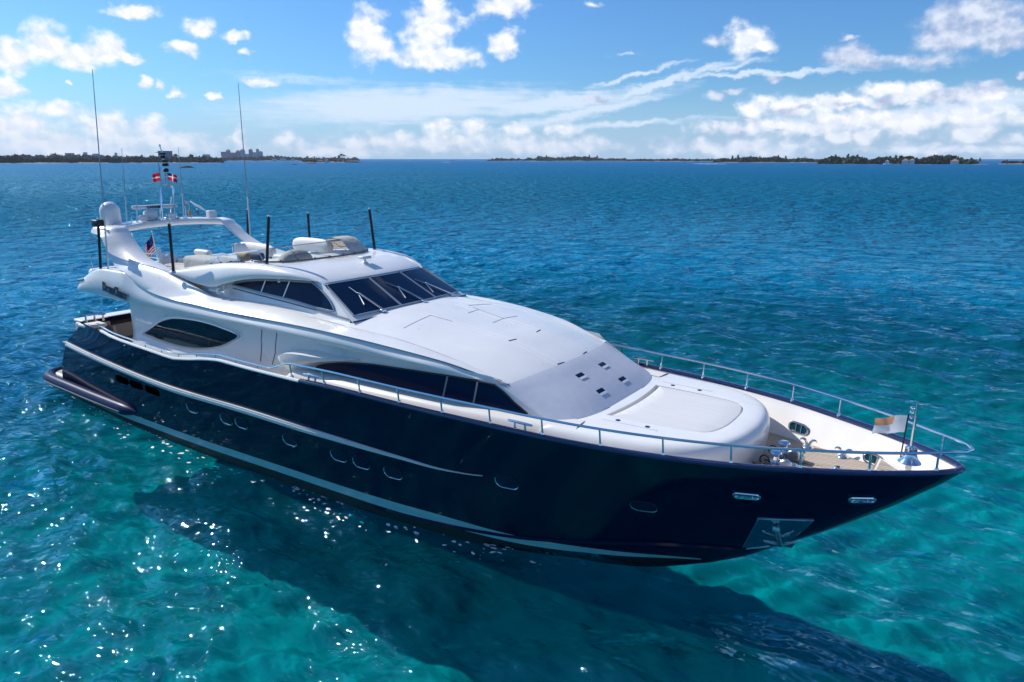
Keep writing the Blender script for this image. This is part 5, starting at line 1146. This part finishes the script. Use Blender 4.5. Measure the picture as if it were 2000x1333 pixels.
# ---------------------------------------------------------------- awning poles
for (x, y, z0, z1), lb in (((6.52, 2.71, 4.85, 6.62), 'starboard aft'), ((10.17, 2.50, 5.24, 6.65), 'middle'), ((13.84, 1.98, 5.70, 6.97), 'fwd')):
    for sd_ in (-1, 1):
        e = part_empty('awning_pole', (x, sd_*y, z0), Y); tx_ = x + (.02 if lb != 'starboard aft' else -.0)
        mb = MB(); mb.tube([(x-.02 if x > 7 else x-.25, sd_*(y+.02), z0), (x, sd_*(y if x < 12 else 1.83), z1)], .042, 10); mb.build('pole', M['black'], e)
        mb = MB(); mb.lathe([(.03, 0), (.028, .035), (.01, .05)], (x, sd_*(y if x < 12 else 1.83), z1), 10); mb.build('tip', M['dome'], e)
        mb = MB(); mb.lathe([(.085, 0), (.08, .02), (.055, .06)], (x-.02 if x > 7 else x-.25, sd_*(y+.02), z0-.01), 12); mb.build('socket', M['steel'], e)
        if lb == 'starboard aft' and sd_ == -1:
            mb = MB(); mb.box((x, sd_*y, z1-.1), (.30, .30, .20), bev=.03); mb.box((x+.1, sd_*y-.12, z1-.07), (.3, .1, .12), bev=.02); mb.build('clamp', M['black'], e)

# ---------------------------------------------------------------- flybridge furniture
def cover_box(name, c, d, mt, label=None, rz=0, bev=.1, parent=Y, cat=None, group=None):
    mb = MB(); mb.box(c, d, rz=rz, bev=bev); return mb.build(name, M[mt], parent, label=label, cat=cat, group=group, angle=50)
cover_box('sofa_cover', (10.35, -1.32, 5.24), (2.3, .70, .66), 'canvasgrey', bev=.12)
cover_box('sofa_base', (9.9, -1.45, 5.02), (3.3, .7, .35), 'canvas', bev=.06)
bk = [(9.95, .42, 5.62, 2.2), (12.45, .72, 5.9, 1.85)]
for x, y, z, L_ in bk:
    rows = []
    for f in frange(-1, 1, 22):
        e = (1-abs(f)**6)**.5*.9+.1; zz = .04*(1-f*f)
        rows.append([Vector((x+L_/2*f, y+dy*e, z+dz*e+zz)) for dy, dz in ((.10, -.22), (.12, -.05), (.09, .1), (0, .17), (-.09, .11), (-.13, -.03), (-.12, -.22))])
    mb = MB(); mb.grid(rows, cv=True); mb.cap(rows[0]); mb.cap(rows[-1]); mb.build('seat_backrest', M['vinyl'], Y, angle=60)
cover_box('seat_base', (9.95, .1, 5.14), (2.4, .9, .5), 'vinyl', bev=.1); cover_box('seat_base', (12.4, .35, 5.28), (1.9, .9, .7), 'vinyl', bev=.12)
cover_box('sun_mattress', (12.9, -.55, 5.52), (1.5, .8, .16), 'vinyl', bev=.07); cover_box('helm_console', (13.4, -.9, 5.3), (.9, 1.4, .7), 'canvas', bev=.15)
cover_box('cushion', (11.92, -1.35, 5.72), (.50, .24, .24), 'tan', 'tan cushion lying on the starboard flybridge sofa', parent=None, cat='cushion', group=None)
cover_box('cushion', (12.50, -1.33, 5.77), (.55, .20, .24), 'slate', 'dark slate cushion next to the tan one on the flybridge', parent=None, cat='cushion')
ch = empty('armchair', (7.95, -.5, 4.9), 'white upholstered armchair with a rounded back behind the starboard flybridge sofa', 'armchair')
mb = MB(); mb.box((7.95, -.5, 5.03), (.75, .75, .28), bev=.08); mb.build('seat', M['vinyl'], ch)
mb = MB(); mb.box((8.05, -.22, 5.26), (.85, .2, .56), bev=.09); mb.build('backrest', M['vinyl'], ch)
for x in (7.62, 8.32): mb = MB(); mb.box((x, -.55, 5.2), (.12, .7, .2), bev=.05); mb.build('armrest', M['vinyl'], ch)
ot = empty('round_ottoman', (8.05, -1.25, 4.88), 'low round beige ottoman just inside the starboard coaming', 'ottoman')
mb = MB(); mb.lathe([(.30, 0), (.33, .03), (.33, .25), (.30, .30), (.1, .31)], (8.05, -1.25, 4.88), 20); mb.build('drum', M['canvas'], ot); mb = MB(); mb.lathe([(.335, .0), (.335, .03)], (8.05, -1.25, 5.11), 20); mb.build('piping', M['trim'], ot)
mb = MB(); rows = []
for f in frange(0, 1, 8): rows.append([Vector((8.6 + .75*(1-f)*sx, .95 + .55*(1-f)*sy, 5.05 + .48*f**.8)) for sx, sy in ((1, -.8), (1, .8), (.8, 1), (-.8, 1), (-1, .8), (-1, -.8), (-.8, -1), (.8, -1))])
mb.grid(rows, cv=True); mb.build('covered_table', M['canvasgrey'], None, label='grey canvas tent over a table on the flybridge', cat='covered table')
sat_dome((7.3, -1.0, 4.95), .30, .52, 'small_dome', Y)
mb = MB()
for pl in ([(6.8, -1.9, 5.0), (6.8, -1.9, 5.5), (7.9, -1.3, 5.5)], [(7.0, 1.6, 5.2), (7.0, 1.6, 5.5), (8.4, 1.9, 5.5), (8.4, 1.9, 5.2)], [(5.5, -2.62, 4.85), (5.5, -2.62, 5.2)], [(8.3, -1.9, 4.9), (8.3, -1.9, 5.45), (7.5, -1.95, 5.45)], [(8.9, .9, 5.2), (8.9, .9, 5.62), (9.9, 1.2, 5.75)]): mb.tube(pl, .014, 6)
mb.build('grab_rail', M['steel'], Y)
mb = MB(); mb.lathe([(.05, 0), (.05, .3), (.03, .33)], (8.13, -1.75, 5.42), 10); mb.build('lantern', M['dome'], Y)
# flybridge windscreen: plexiglass, top rail, snaps and the taut cover over its port part
sc = part_empty('flybridge_screen', (13.9, 0, 5.73), Y)
base = curve3([(10.9, -1.90, 5.45), (12.2, -1.88, 5.64), (13.3, -1.84, 5.73), (13.9, -1.60, 5.75), (14.25, -.8, 5.76), (14.34, 0, 5.765), (14.25, .8, 5.76), (13.9, 1.6, 5.75), (13.3, 1.84, 5.73), (12.2, 1.88, 5.64), (10.9, 1.9, 5.45)], 81)
topr = curve3([(10.6, -1.80, 5.56), (11.9, -1.78, 5.84), (12.95, -1.72, 6.00), (13.5, -1.48, 6.08), (13.8, -.75, 6.13), (13.9, 0, 6.15), (13.8, .75, 6.14), (13.5, 1.48, 6.09), (12.95, 1.72, 6.00), (11.9, 1.78, 5.84), (10.6, 1.8, 5.56)], 81)
mb = MB(); mb.grid([[lerp(a, b, t) for t in frange(0, 1, 4)] for a, b in zip(base, topr)]); mb.build('plexiglass', M['plexi'], sc)
mb = MB(); mb.tube(topr, .017, 6); mb.build('top_rail', M['steelrough'], sc)
for k in (6, 14, 22, 30, 50, 58, 66, 74):
    mb = MB(); mb.tube([base[k] + Vector((-.04, 0, 0)), topr[k]], .012, 6); mb.build('strut', M['steel'], sc)
mb = MB()
for k in range(2, 79, 4): mb.box(base[k] + Vector((0, -.02 if base[k].y < 0 else .02, .03)), (.035, .035, .035))
mb.build('snaps', M['black'], sc, smooth=False)
rows = []
for k in range(45, 68):
    f = (k-45)/22; puff = .05*math.sin(math.pi*min(1, f*1.05))**.5; a, b = base[k], topr[k]; o_ = Vector((.10, 0, 0))
    rows.append([a + Vector((.02, 0, .01)), lerp(a, b, .3) + o_*.6 + Vector((puff*.6, 0, .0)), lerp(a, b, .65) + o_*.5 + Vector((puff*.6, 0, .02)), b + Vector((.04, 0, .03 + puff*.2)), b + Vector((-.3, 0, .06+puff*.2)), b + Vector((-.75, 0, -.05))])
mb = MB(); mb.grid(rows); mb.build('screen_cover', M['canvas'], sc, angle=60)
mb = MB(); rows = []
for f in frange(0, 1, 8): rows.append([Vector((13.45 + .38*math.cos(f*1.57)*math.cos(a), -.75 + .55*math.cos(f*1.57)*math.sin(a), 5.62 + .36*math.sin(f*1.57))) for a in frange(0, 6.283*15/16, 16)])
mb.grid(rows, cv=True); mb.build('wheel_cover', M['canvas'], Y, angle=60)
# shadow at the foot of the flybridge screen, put in as a dark strip
mb = MB(); mb.grid([[base[k] + Vector((.06, 0, -.015)), base[k] + Vector((.03, 0, .03))] for k in range(18, 63)]); mb.build('base_shade_strip', M['trim'], sc)
# flags aft
mb = MB(); mb.tube([(4.63, 0, 5.93), (4.82, 0, 4.75)], [.012, .022], 6); mb.lathe([(.015, 0), (.03, .03), (.01, .06)], (4.63, 0, 5.91), 8); mb.build('ensign_staff', M['dome'], Y)
st = [(.06+.1*a + (.05 if b % 2 else 0), .06 + .085*b) for a in range(4) for b in range(5)]
flag('national_flag', (4.645, 0, 5.86), (.16, 0, -.98), .74, .62, (-.72, -.12, -.66), .12, lambda u, v: 2 if v < .50 and u < .62 else (0 if int((v*1.0 + u*.10)*13) % 2 else 1), [M['red'], M['white'], M['blue']], 'drooping red and white striped flag with a starred blue corner at the stern', .06, 26, 26, stars=st)
# ---------------------------------------------------------------- air between the camera and the far shore
def build_haze():
    mb = MB(); R_ = 5200; mb.box((0, 0, 68), (2*R_, 2*R_, 146)); o = mb.build('haze', bpy.data.materials.new('thin_sea_air'), smooth=False, kind='stuff', label='thin bluish sea haze in the far distance', cat='haze')
    m_ = o.data.materials[0]; m_.use_nodes = True; nt = m_.node_tree; nt.nodes.clear()
    v = nt.nodes.new('ShaderNodeVolumePrincipled'); v.inputs['Color'].default_value = (.78, .86, 1, 1); v.inputs['Density'].default_value = HAZE; v.inputs['Anisotropy'].default_value = 0
    out = nt.nodes.new('ShaderNodeOutputMaterial'); nt.links.new(v.outputs[0], out.inputs['Volume'])
HAZE = .00005
build_haze()
